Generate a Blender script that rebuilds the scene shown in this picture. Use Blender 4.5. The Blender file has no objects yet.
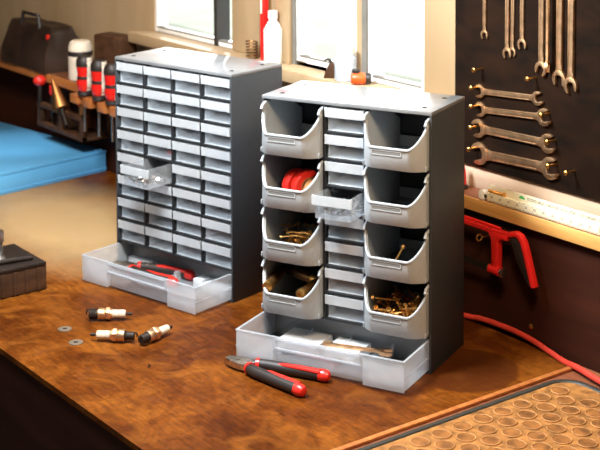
import bpy, bmesh, math, random
from mathutils import Vector, Matrix, Euler

random.seed(7)
S = bpy.context.scene
COL = S.collection
PI = math.pi

# ------------------------------------------------------------------ camera
def make_camera():
    f, yaw, pitch, roll = 1383.186, -0.9281, -0.0633, -0.0038
    fw = Vector((math.sin(yaw) * math.cos(pitch), math.cos(yaw) * math.cos(pitch), math.sin(pitch)))
    r0 = Vector((math.cos(yaw), -math.sin(yaw), 0))
    u0 = r0.cross(fw)
    c, s = math.cos(roll), math.sin(roll)
    r = c * r0 + s * u0
    u = -s * r0 + c * u0
    cd = bpy.data.cameras.new('camera')
    cam = bpy.data.objects.new('camera', cd)
    COL.objects.link(cam)
    m = Matrix((r, u, -fw)).transposed().to_4x4()
    m.translation = (1.8, -1.6656, 0.8828)
    cam.matrix_world = m
    cd.sensor_width = 36
    cd.lens = f * 36 / 600
    cd.shift_y = (-95.64 - 225) / 600
    cd.clip_start = 0.05
    cd.clip_end = 200
    cd.dof.use_dof = True
    cd.dof.focus_distance = 2.12
    cd.dof.aperture_fstop = 10
    S.camera = cam
make_camera()

# ------------------------------------------------------------------ world, lights, exposure
S.view_settings.view_transform = 'Standard'
S.view_settings.look = 'None'
S.view_settings.gamma = 1
S.view_settings.use_curve_mapping = False
S.view_settings.exposure = 0.0
S.cycles.transparent_max_bounces = 40
S.cycles.max_bounces = 10
S.cycles.use_denoising = True
S.cycles.sample_clamp_indirect = 6

W = bpy.data.worlds.new('sky')
S.world = W
W.use_nodes = True
bg = W.node_tree.nodes['Background']
bg.inputs[0].default_value = (0.93, 0.97, 1.0, 1)
bg.inputs[1].default_value = 4.0

def sun(direction, strength, angle):
    ld = bpy.data.lights.new('sun', 'SUN')
    ld.energy = strength
    ld.angle = math.radians(angle)
    ld.color = (1.0, 0.97, 0.92)
    o = bpy.data.objects.new('sun', ld)
    COL.objects.link(o)
    o.location = (-3, 3, 3)
    o.rotation_euler = Vector(direction).to_track_quat('-Z', 'Y').to_euler()
sun((0.75, -0.63, -0.235), 6.0, 4.0)

def area(name, loc, target, size, power, color, sy=None):
    ld = bpy.data.lights.new(name, 'AREA')
    ld.energy = power
    ld.color = color
    ld.size = size
    if sy:
        ld.shape = 'RECTANGLE'
        ld.size_y = sy
    o = bpy.data.objects.new(name, ld)
    COL.objects.link(o)
    o.location = loc
    o.rotation_euler = (Vector(target) - Vector(loc)).to_track_quat('-Z', 'Y').to_euler()
    return o

area('ceiling_softbox', (0.0, -0.76, 1.14), (-0.08, -0.36, 0.2), 0.30, 44, (0.86, 0.94, 1.0))
area('front_softbox', (-0.75, -2.6, 0.95), (0.0, -0.3, 0.2), 0.9, 6, (0.86, 0.94, 1.0))
area('bench_lamp_right', (0.75, -0.55, 0.95), (0.15, -0.06, 0.18), 0.16, 10.5, (1.0, 0.76, 0.50))
area('bench_lamp_left', (-0.75, -0.75, 1.05), (-1.25, 0.0, 0.2), 0.16, 5.5, (1.0, 0.62, 0.28))

def spot(name, loc, target, power, color, angle, blend):
    ld = bpy.data.lights.new(name, 'SPOT')
    ld.energy = power
    ld.color = color
    ld.spot_size = math.radians(angle)
    ld.spot_blend = blend
    ld.shadow_soft_size = 0.03
    o = bpy.data.objects.new(name, ld)
    COL.objects.link(o)
    o.location = loc
    o.rotation_euler = (Vector(target) - Vector(loc)).to_track_quat('-Z', 'Y').to_euler()
spot('case_fill_spot', (-1.42, -0.42, 0.98), (-1.42, -0.15, 0.05), 26, (0.92, 0.97, 1.0), 22, 0.9)  # added spot with no lamp seen there; brightens the blue case

# ------------------------------------------------------------------ materials
def ramp(nt, stops):
    n = nt.nodes.new('ShaderNodeValToRGB')
    e = n.color_ramp.elements
    while len(e) < len(stops):
        e.new(0.5)
    for k, (p, c) in enumerate(stops):
        e[k].position = p
        e[k].color = (*c, 1) if len(c) == 3 else c
    return n

def mat(name, color, rough=0.5, metal=0.0, var=0.12, scale=40.0, bump=0.0, spec=0.5, coat=0.0):
    m = bpy.data.materials.new(name)
    m.use_nodes = True
    nt = m.node_tree
    b = nt.nodes['Principled BSDF']
    b.inputs['Roughness'].default_value = rough
    b.inputs['Metallic'].default_value = metal
    b.inputs['Specular IOR Level'].default_value = spec
    b.inputs['Coat Weight'].default_value = coat
    tc = nt.nodes.new('ShaderNodeTexCoord')
    nz = nt.nodes.new('ShaderNodeTexNoise')
    nz.inputs['Scale'].default_value = scale
    nz.inputs['Detail'].default_value = 4
    nt.links.new(tc.outputs['Object'], nz.inputs['Vector'])
    lo = tuple(c * (1 - var) for c in color)
    hi = tuple(min(1, c * (1 + var)) for c in color)
    r = ramp(nt, [(0.3, lo), (0.7, hi)])
    nt.links.new(nz.outputs['Fac'], r.inputs['Fac'])
    nt.links.new(r.outputs['Color'], b.inputs['Base Color'])
    if bump:
        bp = nt.nodes.new('ShaderNodeBump')
        bp.inputs['Strength'].default_value = bump
        bp.inputs['Distance'].default_value = 0.002
        nt.links.new(nz.outputs['Fac'], bp.inputs['Height'])
        nt.links.new(bp.outputs['Normal'], b.inputs['Normal'])
    return m

def facing(nt, base, grazing):
    """share of light mirrored by a thin sheet, rising towards grazing angles"""
    lw = nt.nodes.new('ShaderNodeLayerWeight')
    lw.inputs[0].default_value = 0.5
    pw = nt.nodes.new('ShaderNodeMath'); pw.operation = 'POWER'; pw.inputs[1].default_value = 4
    nt.links.new(lw.outputs['Facing'], pw.inputs[0])
    ma = nt.nodes.new('ShaderNodeMath'); ma.operation = 'MULTIPLY_ADD'
    ma.inputs[1].default_value = grazing - base
    ma.inputs[2].default_value = base
    nt.links.new(pw.outputs[0], ma.inputs[0])
    return ma

def clear_plastic(name, color, alpha, rough=0.2, trans=0.4):
    """milky see-through plastic: clear share, the rest scatters and shines"""
    m = bpy.data.materials.new(name)
    m.use_nodes = True
    nt = m.node_tree
    nt.nodes.clear()
    out = nt.nodes.new('ShaderNodeOutputMaterial')
    tr = nt.nodes.new('ShaderNodeBsdfTransparent')
    tr.inputs[0].default_value = (0.93, 0.95, 0.97, 1)
    df = nt.nodes.new('ShaderNodeBsdfDiffuse')
    tl = nt.nodes.new('ShaderNodeBsdfTranslucent')
    gl = nt.nodes.new('ShaderNodeBsdfGlossy')
    gl.inputs['Roughness'].default_value = rough
    tc = nt.nodes.new('ShaderNodeTexCoord')
    nz = nt.nodes.new('ShaderNodeTexNoise')
    nz.inputs['Scale'].default_value = 60
    nt.links.new(tc.outputs['Object'], nz.inputs['Vector'])
    r = ramp(nt, [(0.3, tuple(c * 0.93 for c in color)), (0.7, color)])
    nt.links.new(nz.outputs['Fac'], r.inputs['Fac'])
    for n in (df, tl):
        nt.links.new(r.outputs['Color'], n.inputs['Color'])
    m1 = nt.nodes.new('ShaderNodeMixShader'); m1.inputs[0].default_value = trans
    nt.links.new(df.outputs[0], m1.inputs[1]); nt.links.new(tl.outputs[0], m1.inputs[2])
    m2 = nt.nodes.new('ShaderNodeMixShader'); m2.inputs[0].default_value = alpha
    nt.links.new(tr.outputs[0], m2.inputs[1]); nt.links.new(m1.outputs[0], m2.inputs[2])
    fr = facing(nt, 0.04, 0.55)
    m3 = nt.nodes.new('ShaderNodeMixShader')
    nt.links.new(fr.outputs[0], m3.inputs[0])
    nt.links.new(m2.outputs[0], m3.inputs[1]); nt.links.new(gl.outputs[0], m3.inputs[2])
    nt.links.new(m3.outputs[0], out.inputs[0])
    return m

def wood(name, c1, c2, scale=(2, 30, 30), rough=0.5, bump=0.1):
    m = bpy.data.materials.new(name)
    m.use_nodes = True
    nt = m.node_tree
    b = nt.nodes['Principled BSDF']
    b.inputs['Roughness'].default_value = rough
    tc = nt.nodes.new('ShaderNodeTexCoord')
    mp = nt.nodes.new('ShaderNodeMapping')
    mp.inputs['Scale'].default_value = scale
    nt.links.new(tc.outputs['Object'], mp.inputs['Vector'])
    nz = nt.nodes.new('ShaderNodeTexNoise')
    nz.inputs['Scale'].default_value = 2.0
    nz.inputs['Detail'].default_value = 8
    nz.inputs['Distortion'].default_value = 0.6
    nt.links.new(mp.outputs[0], nz.inputs['Vector'])
    r = ramp(nt, [(0.3, c1), (0.7, c2)])
    nt.links.new(nz.outputs['Fac'], r.inputs['Fac'])
    nt.links.new(r.outputs['Color'], b.inputs['Base Color'])
    bp = nt.nodes.new('ShaderNodeBump')
    bp.inputs['Strength'].default_value = bump
    bp.inputs['Distance'].default_value = 0.002
    nt.links.new(nz.outputs['Fac'], bp.inputs['Height'])
    nt.links.new(bp.outputs['Normal'], b.inputs['Normal'])
    return m

def dull(m, k):
    m.node_tree.nodes['Principled BSDF'].inputs['Specular IOR Level'].default_value = k
    return m

def bench_material():
    m = bpy.data.materials.new('worn_bench_top')
    m.use_nodes = True
    nt = m.node_tree
    L = nt.links.new
    b = nt.nodes['Principled BSDF']
    b.inputs['Specular IOR Level'].default_value = 0.1
    tc = nt.nodes.new('ShaderNodeTexCoord')
    def noise(scale, detail=6, dist=0.0, vec=None, rough=0.6):
        n = nt.nodes.new('ShaderNodeTexNoise')
        n.inputs['Scale'].default_value = scale
        n.inputs['Detail'].default_value = detail
        n.inputs['Roughness'].default_value = rough
        n.inputs['Distortion'].default_value = dist
        L(vec or tc.outputs['Object'], n.inputs['Vector'])
        return n
    def mix(fac, a, c, mode='MIX'):
        x = nt.nodes.new('ShaderNodeMix')
        x.data_type = 'RGBA'
        x.blend_type = mode
        if isinstance(fac, float):
            x.inputs[0].default_value = fac
        else:
            L(fac, x.inputs[0])
        for sock, v in ((x.inputs[6], a), (x.inputs[7], c)):
            if isinstance(v, tuple):
                sock.default_value = (*v, 1)
            else:
                L(v, sock)
        return x.outputs[2]
    # broad mottling
    n1 = noise(5.0, 8, 0.8)
    r1 = ramp(nt, [(0.34, (0.046, 0.009, 0.0008)), (0.5, (0.108, 0.026, 0.0020)), (0.66, (0.19, 0.056, 0.0055))])
    L(n1.outputs['Fac'], r1.inputs['Fac'])
    # fine grain running along the bench
    mp = nt.nodes.new('ShaderNodeMapping')
    mp.inputs['Scale'].default_value = (10, 60, 20)
    L(tc.outputs['Object'], mp.inputs['Vector'])
    n2 = noise(2.5, 8, 0.5, mp.outputs[0])
    r2 = ramp(nt, [(0.3, (0.45, 0.42, 0.40)), (0.62, (1.2, 1.2, 1.2))])
    L(n2.outputs['Fac'], r2.inputs['Fac'])
    c = mix(0.75, r1.outputs['Color'], r2.outputs['Color'], 'MULTIPLY')
    # small speckles and pale scuffs
    n4 = noise(75, 4, 0.2)
    r4 = ramp(nt, [(0.36, (0.55, 0.5, 0.45)), (0.5, (1, 1, 1)), (0.68, (1.5, 1.5, 1.45))])
    L(n4.outputs['Fac'], r4.inputs['Fac'])
    c = mix(0.45, c, r4.outputs['Color'], 'MULTIPLY')
    n5 = noise(11, 7, 1.2)
    r5 = ramp(nt, [(0.52, (0, 0, 0)), (0.70, (0.75, 0.75, 0.75))])
    L(n5.outputs['Fac'], r5.inputs['Fac'])
    c = mix(r5.outputs['Color'], c, (0.22, 0.068, 0.008))
    # dark blotches of grease
    n3 = noise(22, 4, 0.4)
    r3 = ramp(nt, [(0.60, (0, 0, 0)), (0.72, (1, 1, 1))])
    L(n3.outputs['Fac'], r3.inputs['Fac'])
    f3 = nt.nodes.new('ShaderNodeMath'); f3.operation = 'MULTIPLY'; f3.inputs[1].default_value = 0.55
    L(r3.outputs['Color'], f3.inputs[0])
    c = mix(f3.outputs[0], c, (0.12, 0.035, 0.01))
    # bleached worn patch, dark patch and small stain: round, with ragged edges
    def blob(cx, cy, rx, ry, e0, e1, ragged=0.35):
        mm = nt.nodes.new('ShaderNodeMapping')
        mm.vector_type = 'POINT'
        mm.inputs['Location'].default_value = (-cx / rx, -cy / ry, 0)
        mm.inputs['Scale'].default_value = (1 / rx, 1 / ry, 0)
        L(tc.outputs['Object'], mm.inputs['Vector'])
        ln = nt.nodes.new('ShaderNodeVectorMath'); ln.operation = 'LENGTH'
        L(mm.outputs[0], ln.inputs[0])
        nn = noise(14, 5, 0.3)
        ad = nt.nodes.new('ShaderNodeMath'); ad.operation = 'MULTIPLY_ADD'
        ad.inputs[1].default_value = ragged
        L(nn.outputs['Fac'], ad.inputs[0]); L(ln.outputs['Value'], ad.inputs[2])
        mr = nt.nodes.new('ShaderNodeMapRange')
        mr.inputs['From Min'].default_value = e0
        mr.inputs['From Max'].default_value = e1
        mr.inputs['To Min'].default_value = 1
        mr.inputs['To Max'].default_value = 0
        L(ad.outputs[0], mr.inputs['Value'])
        return mr.outputs[0]
    def scaled(s, k):
        x = nt.nodes.new('ShaderNodeMath'); x.operation = 'MULTIPLY'; x.inputs[1].default_value = k
        L(s, x.inputs[0]); return x.outputs[0]
    c = mix(scaled(blob(-0.90, -0.30, 0.40, 0.22, 0.6, 1.4), 0.85), c, (0.50, 0.34, 0.165))
    c = mix(scaled(blob(0.225, -0.165, 0.085, 0.085, 1.08, 1.16, 0.15), 0.75), c, (0.055, 0.013, 0.003))  # darker round patch beside the near cabinet
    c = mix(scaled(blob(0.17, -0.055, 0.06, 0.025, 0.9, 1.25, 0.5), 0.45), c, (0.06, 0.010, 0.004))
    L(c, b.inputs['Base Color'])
    rr = ramp(nt, [(0.3, (0.34, 0.34, 0.34)), (0.7, (0.55, 0.55, 0.55))])
    L(n1.outputs['Fac'], rr.inputs['Fac'])
    L(rr.outputs['Color'], b.inputs['Roughness'])
    bp = nt.nodes.new('ShaderNodeBump')
    bp.inputs['Strength'].default_value = 0.25
    bp.inputs['Distance'].default_value = 0.002
    L(n2.outputs['Fac'], bp.inputs['Height'])
    L(bp.outputs['Normal'], b.inputs['Normal'])
    return m

M = {}
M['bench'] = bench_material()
M['black'] = mat('black_plastic', (0.034, 0.037, 0.041), 0.55, var=0.08, scale=200, spec=0.35)
M['black_top'] = mat('glare_lightened_black_top', (0.17, 0.175, 0.18), 0.42, var=0.25, scale=14, spec=1.0, coat=0.5)  # grey lifted above the black sides to carry the bright glare
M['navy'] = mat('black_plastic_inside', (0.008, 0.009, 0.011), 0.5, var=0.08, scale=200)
M['hole'] = mat('dark_hole', (0.004, 0.004, 0.004), 0.9)
dull(M['hole'], 0.0)
M['clear'] = clear_plastic('clear_drawer_plastic', (0.92, 0.96, 1.0), 0.09, 0.12)
M['clear_open'] = clear_plastic('clear_open_drawer', (0.93, 0.97, 1.0), 0.16, 0.12)
M['tub'] = clear_plastic('pale_drawer_tub', (0.97, 0.99, 1.0), 0.55, 0.2, 0.3)
M['frost'] = clear_plastic('frosted_drawer_lip', (0.95, 0.98, 1.0), 0.56, 0.2)
M['milk'] = clear_plastic('milky_drawer_plastic', (0.92, 0.96, 1.0), 0.33, 0.25)
M['light_patch'] = clear_plastic('white_light_patch', (0.92, 0.93, 0.94), 0.85, 0.3)
M['grey'] = mat('grey_bin_plastic', (0.35, 0.365, 0.375), 0.42, var=0.05, scale=120)
M['grey_dark'] = mat('grey_label_slot', (0.16, 0.155, 0.145), 0.5, var=0.05)
M['red'] = mat('red_plastic', (0.62, 0.02, 0.012), 0.35, var=0.08)
M['red_paint'] = mat('red_enamel', (0.70, 0.018, 0.015), 0.3, var=0.08)
M['black_rubber'] = mat('black_rubber', (0.02, 0.014, 0.012), 0.5)
M['steel'] = mat('bright_steel', (0.62, 0.60, 0.57), 0.28, 1.0, var=0.2, scale=80, bump=0.05)
M['steel_warm'] = mat('chromed_tool_steel', (0.76, 0.47, 0.26), 0.42, 1.0, var=0.25, scale=60, bump=0.1)
M['steel_dark'] = mat('dark_burnt_steel', (0.03, 0.02, 0.015), 0.55, 0.6, var=0.5, scale=300, bump=0.4)
M['zinc'] = mat('zinc_plate', (0.55, 0.52, 0.48), 0.35, 1.0, var=0.15)
M['brass'] = mat('brass', (0.78, 0.42, 0.12), 0.36, 1.0, var=0.25, scale=150)
M['copper'] = mat('copper', (0.50, 0.24, 0.09), 0.38, 1.0, var=0.2)
M['ceramic'] = mat('aged_white_ceramic', (0.60, 0.48, 0.35), 0.4, var=0.15, scale=150)
M['tan'] = wood('tan_pine_boards', (0.34, 0.225, 0.115), (0.42, 0.30, 0.175), (4, 4, 0.7), 0.55)
M['white_paint'] = mat('white_window_paint', (0.80, 0.78, 0.74), 0.4, var=0.04)
M['gap'] = mat('grey_gasket', (0.16, 0.15, 0.13), 0.7)
M['board'] = wood('dark_tool_board', (0.006, 0.004, 0.003), (0.018, 0.008, 0.004), (6, 6, 14), 0.9, 0.2)
dull(M['board'], 0.06)
M['redboard'] = wood('dark_red_brown_board', (0.022, 0.0060, 0.0030), (0.046, 0.0120, 0.0055), (1.5, 6, 14), 0.6, 0.1)
dull(M['redboard'], 0.15)
M['shelf_top'] = wood('brown_shelf_top', (0.16, 0.05, 0.02), (0.26, 0.09, 0.04), (3, 30, 10), 0.45)
M['shelf_edge'] = wood('golden_shelf_edge', (0.52, 0.25, 0.06), (0.70, 0.38, 0.12), (3, 30, 30), 0.45)
M['strip'] = wood('pale_wall_batten', (0.50, 0.35, 0.24), (0.62, 0.46, 0.33), (2, 20, 30), 0.5)
M['dark_wood'] = wood('dark_old_wood', (0.035, 0.016, 0.008), (0.085, 0.038, 0.018), (20, 3, 20), 0.55, 0.3)
dull(M['dark_wood'], 0.15)
M['orange_wood'] = wood('orange_wood', (0.34, 0.10, 0.025), (0.50, 0.18, 0.045), (4, 30, 30), 0.4)
M['blue'] = mat('blue_enamel', (0.11, 0.38, 0.67), 0.30, var=0.06, scale=10)
M['cream'] = mat('cream_plastic', (0.78, 0.68, 0.55), 0.4)
M['white_plastic'] = mat('white_plastic', (0.82, 0.80, 0.77), 0.35)
M['rule'] = mat('rule_yellow_white', (0.80, 0.74, 0.56), 0.4, var=0.04)
M['ink'] = mat('black_ink', (0.02, 0.018, 0.015), 0.6)
M['green_ink'] = mat('green_ink', (0.05, 0.40, 0.12), 0.6)
M['cord'] = mat('red_cord_rubber', (0.62, 0.05, 0.03), 0.4)
M['orange'] = mat('orange_plastic', (0.75, 0.10, 0.015), 0.4)
M['mat_rim'] = mat('dark_green_rubber_rim', (0.03, 0.028, 0.022), 0.5)
M['mat_plate'] = mat('mottled_brown_plate', (0.30, 0.13, 0.035), 0.45, var=0.5, scale=60, bump=0.3)
M['mat_disc'] = mat('brown_discs', (0.22, 0.085, 0.02), 0.5, var=0.5, scale=50)
M['floor'] = mat('concrete_floor', (0.16, 0.11, 0.08), 0.8, var=0.2, scale=6)
M['plaster'] = mat('warm_plaster', (0.22, 0.16, 0.11), 0.8, var=0.06, scale=4)
M['mat_ring'] = mat('tan_ring_edges', (0.42, 0.20, 0.07), 0.45, var=0.3)
M['leather'] = mat('dark_leather', (0.03, 0.016, 0.010), 0.45, var=0.5, scale=14, bump=0.3)
M['dark_shelf'] = wood('dark_shelf_board', (0.10, 0.035, 0.014), (0.20, 0.075, 0.03), (3, 30, 10), 0.45)
M['grass'] = mat('sunny_lawn', (0.165, 0.195, 0.135), 0.9, var=0.35, scale=1.2)
M['paving'] = mat('pale_paving', (0.225, 0.225, 0.20), 0.9, var=0.1, scale=2)
M['foliage'] = mat('hedge_green', (0.08, 0.16, 0.04), 0.8, var=0.5, scale=4, bump=0.5)

def glass_mat():
    m = bpy.data.materials.new('window_glass')
    m.use_nodes = True
    nt = m.node_tree
    nt.nodes.clear()
    out = nt.nodes.new('ShaderNodeOutputMaterial')
    tr = nt.nodes.new('ShaderNodeBsdfTransparent')
    gl = nt.nodes.new('ShaderNodeBsdfGlossy'); gl.inputs['Roughness'].default_value = 0.02
    mx = nt.nodes.new('ShaderNodeMixShader')
    fr = facing(nt, 0.03, 0.5)
    nt.links.new(fr.outputs[0], mx.inputs[0])
    nt.links.new(tr.outputs[0], mx.inputs[1]); nt.links.new(gl.outputs[0], mx.inputs[2])
    nt.links.new(mx.outputs[0], out.inputs[0])
    return m
M['glass'] = glass_mat()

# ------------------------------------------------------------------ mesh helpers
class MB:
    def __init__(self):
        self.bm = bmesh.new()
    def box(self, a, b, mtx=None):
        """axis-aligned box between corners a and b"""
        lo = [min(x, y) for x, y in zip(a, b)]
        hi = [max(x, y) for x, y in zip(a, b)]
        co = [(x, y, z) for z in (lo[2], hi[2]) for y in (lo[1], hi[1]) for x in (lo[0], hi[0])]
        vs = [self.bm.verts.new(mtx @ Vector(c) if mtx else c) for c in co]
        for f in ((0, 2, 3, 1), (4, 5, 7, 6), (0, 1, 5, 4), (2, 6, 7, 3), (0, 4, 6, 2), (1, 3, 7, 5)):
            self.bm.faces.new([vs[i] for i in f])
        return self
    def prism(self, poly, h0, h1, mtx=None, top=None):
        """polygon in local xy extruded along local z"""
        mtx = mtx or Matrix()
        top = top or poly
        lo = [self.bm.verts.new(mtx @ Vector((p[0], p[1], h0))) for p in poly]
        hi = [self.bm.verts.new(mtx @ Vector((p[0], p[1], h1))) for p in top]
        n = len(poly)
        self.bm.faces.new(lo[::-1])
        self.bm.faces.new(hi)
        for i in range(n):
            j = (i + 1) % n
            self.bm.faces.new([lo[i], lo[j], hi[j], hi[i]])
        return self
    def lathe(self, prof, mtx=None, seg=20, sx=1.0):
        """profile (r, z) turned about local z"""
        mtx = mtx or Matrix()
        rings = []
        for r, z in prof:
            if r < 1e-6:
                rings.append([self.bm.verts.new(mtx @ Vector((0, 0, z)))])
            else:
                rings.append([self.bm.verts.new(mtx @ Vector((r * sx * math.cos(2 * PI * k / seg), r * math.sin(2 * PI * k / seg), z))) for k in range(seg)])
        for a, b in zip(rings, rings[1:]):
            for k in range(seg):
                l = (k + 1) % seg
                if len(a) == 1 and len(b) == 1:
                    continue
                if len(a) == 1:
                    self.bm.faces.new([a[0], b[l], b[k]])
                elif len(b) == 1:
                    self.bm.faces.new([a[k], a[l], b[0]])
                else:
                    self.bm.faces.new([a[k], a[l], b[l], b[k]])
        for ring, flip in ((rings[0], True), (rings[-1], False)):
            if len(ring) > 2:
                self.bm.faces.new(ring[::-1] if flip else ring)
        return self
    def tube(self, pts, rad, seg=10, flat=1.0, up=None, caps=True):
        """swept tube; rad a number or a list; flat squashes along the frame's second axis"""
        pts = [Vector(p) for p in pts]
        n = len(pts)
        rads = rad if isinstance(rad, (list, tuple)) else [rad] * n
        ref = Vector(up) if up else Vector((0, 0, 1))
        rings = []
        prev = None
        for i, p in enumerate(pts):
            t = (pts[min(i + 1, n - 1)] - pts[max(i - 1, 0)]).normalized()
            if prev is None:
                a = ref if abs(t.dot(ref)) < 0.95 else Vector((1, 0, 0))
                s = t.cross(a).normalized()
            else:
                s = (prev - t * prev.dot(t)).normalized()
            prev = s
            v = s.cross(t).normalized()
            rings.append([self.bm.verts.new(p + rads[i] * (math.cos(2 * PI * k / seg) * s + flat * math.sin(2 * PI * k / seg) * v)) for k in range(seg)])
        for a, b in zip(rings, rings[1:]):
            for k in range(seg):
                l = (k + 1) % seg
                self.bm.faces.new([a[k], a[l], b[l], b[k]])
        if caps:
            self.bm.faces.new(rings[0][::-1])
            self.bm.faces.new(rings[-1])
        return self
    def torus(self, center, R, r, mtx=None, seg=24, sub=8):
        mtx = mtx or Matrix()
        rings = []
        for i in range(seg):
            a = 2 * PI * i / seg
            rings.append([self.bm.verts.new(mtx @ (Vector(center) + Vector(((R + r * math.cos(2 * PI * k / sub)) * math.cos(a), (R + r * math.cos(2 * PI * k / sub)) * math.sin(a), r * math.sin(2 * PI * k / sub))))) for k in range(sub)])
        for i in range(seg):
            a, b = rings[i], rings[(i + 1) % seg]
            for k in range(sub):
                l = (k + 1) % sub
                self.bm.faces.new([a[k], b[k], b[l], a[l]])
        return self
    def ball(self, c, r, mtx=None, seg=14):
        if isinstance(r, (int, float)):
            r = (r, r, r)
        m = Matrix.Translation(c) @ Matrix.Diagonal((*r, 1))
        if mtx:
            m = mtx @ m
        bmesh.ops.create_uvsphere(self.bm, u_segments=seg, v_segments=max(6, seg // 2 + 2), radius=1, matrix=m)
        return self
    def mesh(self, name, material, angle=35, bevel=0.0):
        bmesh.ops.recalc_face_normals(self.bm, faces=self.bm.faces[:])
        if bevel:
            es = [e for e in self.bm.edges if len(e.link_faces) == 2 and e.calc_face_angle(0) > 0.6]
            bmesh.ops.bevel(self.bm, geom=es, offset=bevel, segments=2, profile=0.5, affect='EDGES', clamp_overlap=True)
        me = bpy.data.meshes.new(name)
        self.bm.to_mesh(me)
        self.bm.free()
        me.materials.append(material)
        me.shade_smooth()
        me.set_sharp_from_angle(angle=math.radians(angle))
        return me
    def build(self, name, material, parent=None, loc=(0, 0, 0), rot=(0, 0, 0), bevel=0.0, angle=35):
        o = bpy.data.objects.new(name, self.mesh(name, material, angle, bevel))
        COL.objects.link(o)
        o.location = loc
        o.rotation_euler = rot
        if parent:
            o.parent = parent
        return o

def tag(o, label, cat, group=None, kind=None):
    o['label'] = label
    o['category'] = cat
    if group:
        o['group'] = group
    if kind:
        o['kind'] = kind
    return o

def thing(name, label, cat, loc=(0, 0, 0), rot=(0, 0, 0), group=None):
    o = bpy.data.objects.new(name, None)
    o.empty_display_size = 0.02
    COL.objects.link(o)
    o.location = loc
    o.rotation_euler = rot if not isinstance(rot, (int, float)) else (0, 0, rot)
    return tag(o, label, cat, group)

def structure(o):
    o['kind'] = 'structure'
    return o

def inst(src, name, parent, loc=(0, 0, 0), rot=(0, 0, 0)):
    """another object sharing src's mesh"""
    o = src.copy()
    o.name = name
    COL.objects.link(o)
    o.parent = parent
    o.location = loc
    o.rotation_euler = rot
    return o

def dup(root, label=None, loc=None, rot=None, group=None):
    r = root.copy()
    COL.objects.link(r)
    if loc is not None:
        r.location = loc
    if rot is not None:
        r.rotation_euler = rot
    if label:
        r['label'] = label
    if group:
        r['group'] = group
    for ch in list(root.children):
        c = ch.copy(); COL.objects.link(c); c.parent = r
        for g in ch.children:
            d = g.copy(); COL.objects.link(d); d.parent = c
    return r

def T(x, y, z):
    return Matrix.Translation((x, y, z))
def RX(a): return Matrix.Rotation(a, 4, 'X')
def RY(a): return Matrix.Rotation(a, 4, 'Y')
def RZ(a): return Matrix.Rotation(a, 4, 'Z')
#==STRUCTURE==
WY = 0.045       # face of the back wall above the ledge

def slab(name, a, b, m, bevel=0.0):
    o = MB().box(a, b).build(name, m, bevel=bevel)
    return structure(o)

slab('floor', (-3.4, -3.4, -0.94), (2.8, 0.5, -0.90), M['floor'])
slab('ceiling', (-3.4, -3.4, 1.55), (2.8, 0.2, 1.60), M['plaster'])
slab('wall_left', (-3.4, -3.4, -0.9), (-3.3, 0.2, 1.55), M['plaster'])
slab('wall_right', (2.7, -3.4, -0.9), (2.8, 0.2, 1.55), M['plaster'])
slab('wall_front', (-3.3, -3.4, -0.9), (2.7, -3.3, 1.55), M['plaster'])
# back wall: one panel with the window openings left free
openings = [(-1.075, -0.728, 0.366), (-0.508, -0.300, 0.374), (-0.2715, -0.0913, 0.366)]
ZT = 0.98
bw = MB()
bw.box((-3.3, WY, -0.9), (2.7, WY + 0.032, 0.366))
bw.box((-3.3, WY, ZT), (2.7, WY + 0.032, 1.55))
edges = [-3.3] + [e for o in openings for e in o[:2]] + [2.7]
for k in range(0, len(edges), 2):
    bw.box((edges[k], WY, 0.366), (edges[k + 1], WY + 0.032, ZT))
structure(bw.build('wall_back', M['tan']))

# lower boarding behind the bench, capped by a ledge
slab('wall_lower_back', (-3.3, 0.0, -0.9), (2.7, WY, 0.200), M['redboard'])

def window(n, x0, x1, z0, stile, mull=None, sill_dark=True):
    w = bpy.data.objects.new('window_%d' % n, None)
    COL.objects.link(w)
    w.location = ((x0 + x1) / 2, WY + 0.0365, z0)
    structure(w)
    hw = (x1 - x0) / 2
    h = ZT - z0
    f = MB()
    f.box((-hw, -0.035, 0), (-hw + stile, -0.005, h)).box((hw - stile, -0.035, 0), (hw, -0.005, h))
    f.box((-hw + stile, -0.035, 0), (hw - stile, -0.005, 0.010)).box((-hw + stile, -0.035, h - 0.02), (hw - stile, -0.005, h))
    f.build('window_frame', M['white_paint'], w, bevel=0.001)
    g = MB().box((-hw + stile, -0.022, 0.010), (hw - stile, -0.019, h - 0.02)).build('window_pane', M['glass'], w)
    if mull is not None:
        MB().box((mull - 0.006, -0.040, 0.0), (mull + 0.006, -0.004, h)).build('mullion', M['ink'], w)
    MB().box((-hw + stile, -0.036, 0.0100), (hw - stile, -0.0225, 0.0135)).build('gasket', M['gap'], w)
    return w
window(1, -1.075, -0.728, 0.366, 0.012, mull=0.10)
window(2, -0.508, -0.300, 0.374, 0.020)
window(3, -0.2715, -0.0913, 0.366, 0.020)
# grey seams beside the casements
slab('trim_1', (-0.2790, WY - 0.004, 0.366), (-0.2660, WY + 0.002, ZT), M['gap'])
slab('trim_2', (-0.5080, WY - 0.004, 0.366), (-0.5000, WY + 0.002, ZT), M['gap'])
# post faces and sill
slab('trim_3', (-0.558, WY - 0.012, 0.366), (-0.510, WY, ZT), M['tan'], 0.002)
slab('trim_4', (-0.728, WY - 0.008, 0.366), (-0.625, WY, ZT), M['tan'], 0.002)
slab('trim_5', (-0.0913, WY - 0.010, 0.366), (-0.0075, WY, ZT), M['tan'], 0.002)
slab('trim_6', (-1.11, -0.010, 0.340), (-0.0075, WY + 0.030, 0.366), M['tan'], 0.003)
# pale batten above the ledge on the right
slab('trim_7', (-0.0075, WY - 0.006, 0.222), (1.3, WY, 0.262), M['strip'], 0.001)

# outside: paving and lawn beyond the window, a hedge far off
slab('ground_outside', (-30, 0.5, -0.95), (10, 4.5, -0.90), M['paving'])
slab('lawn_outside', (-60, 4.5, -0.96), (40, 60, -0.89), M['grass'])

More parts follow.
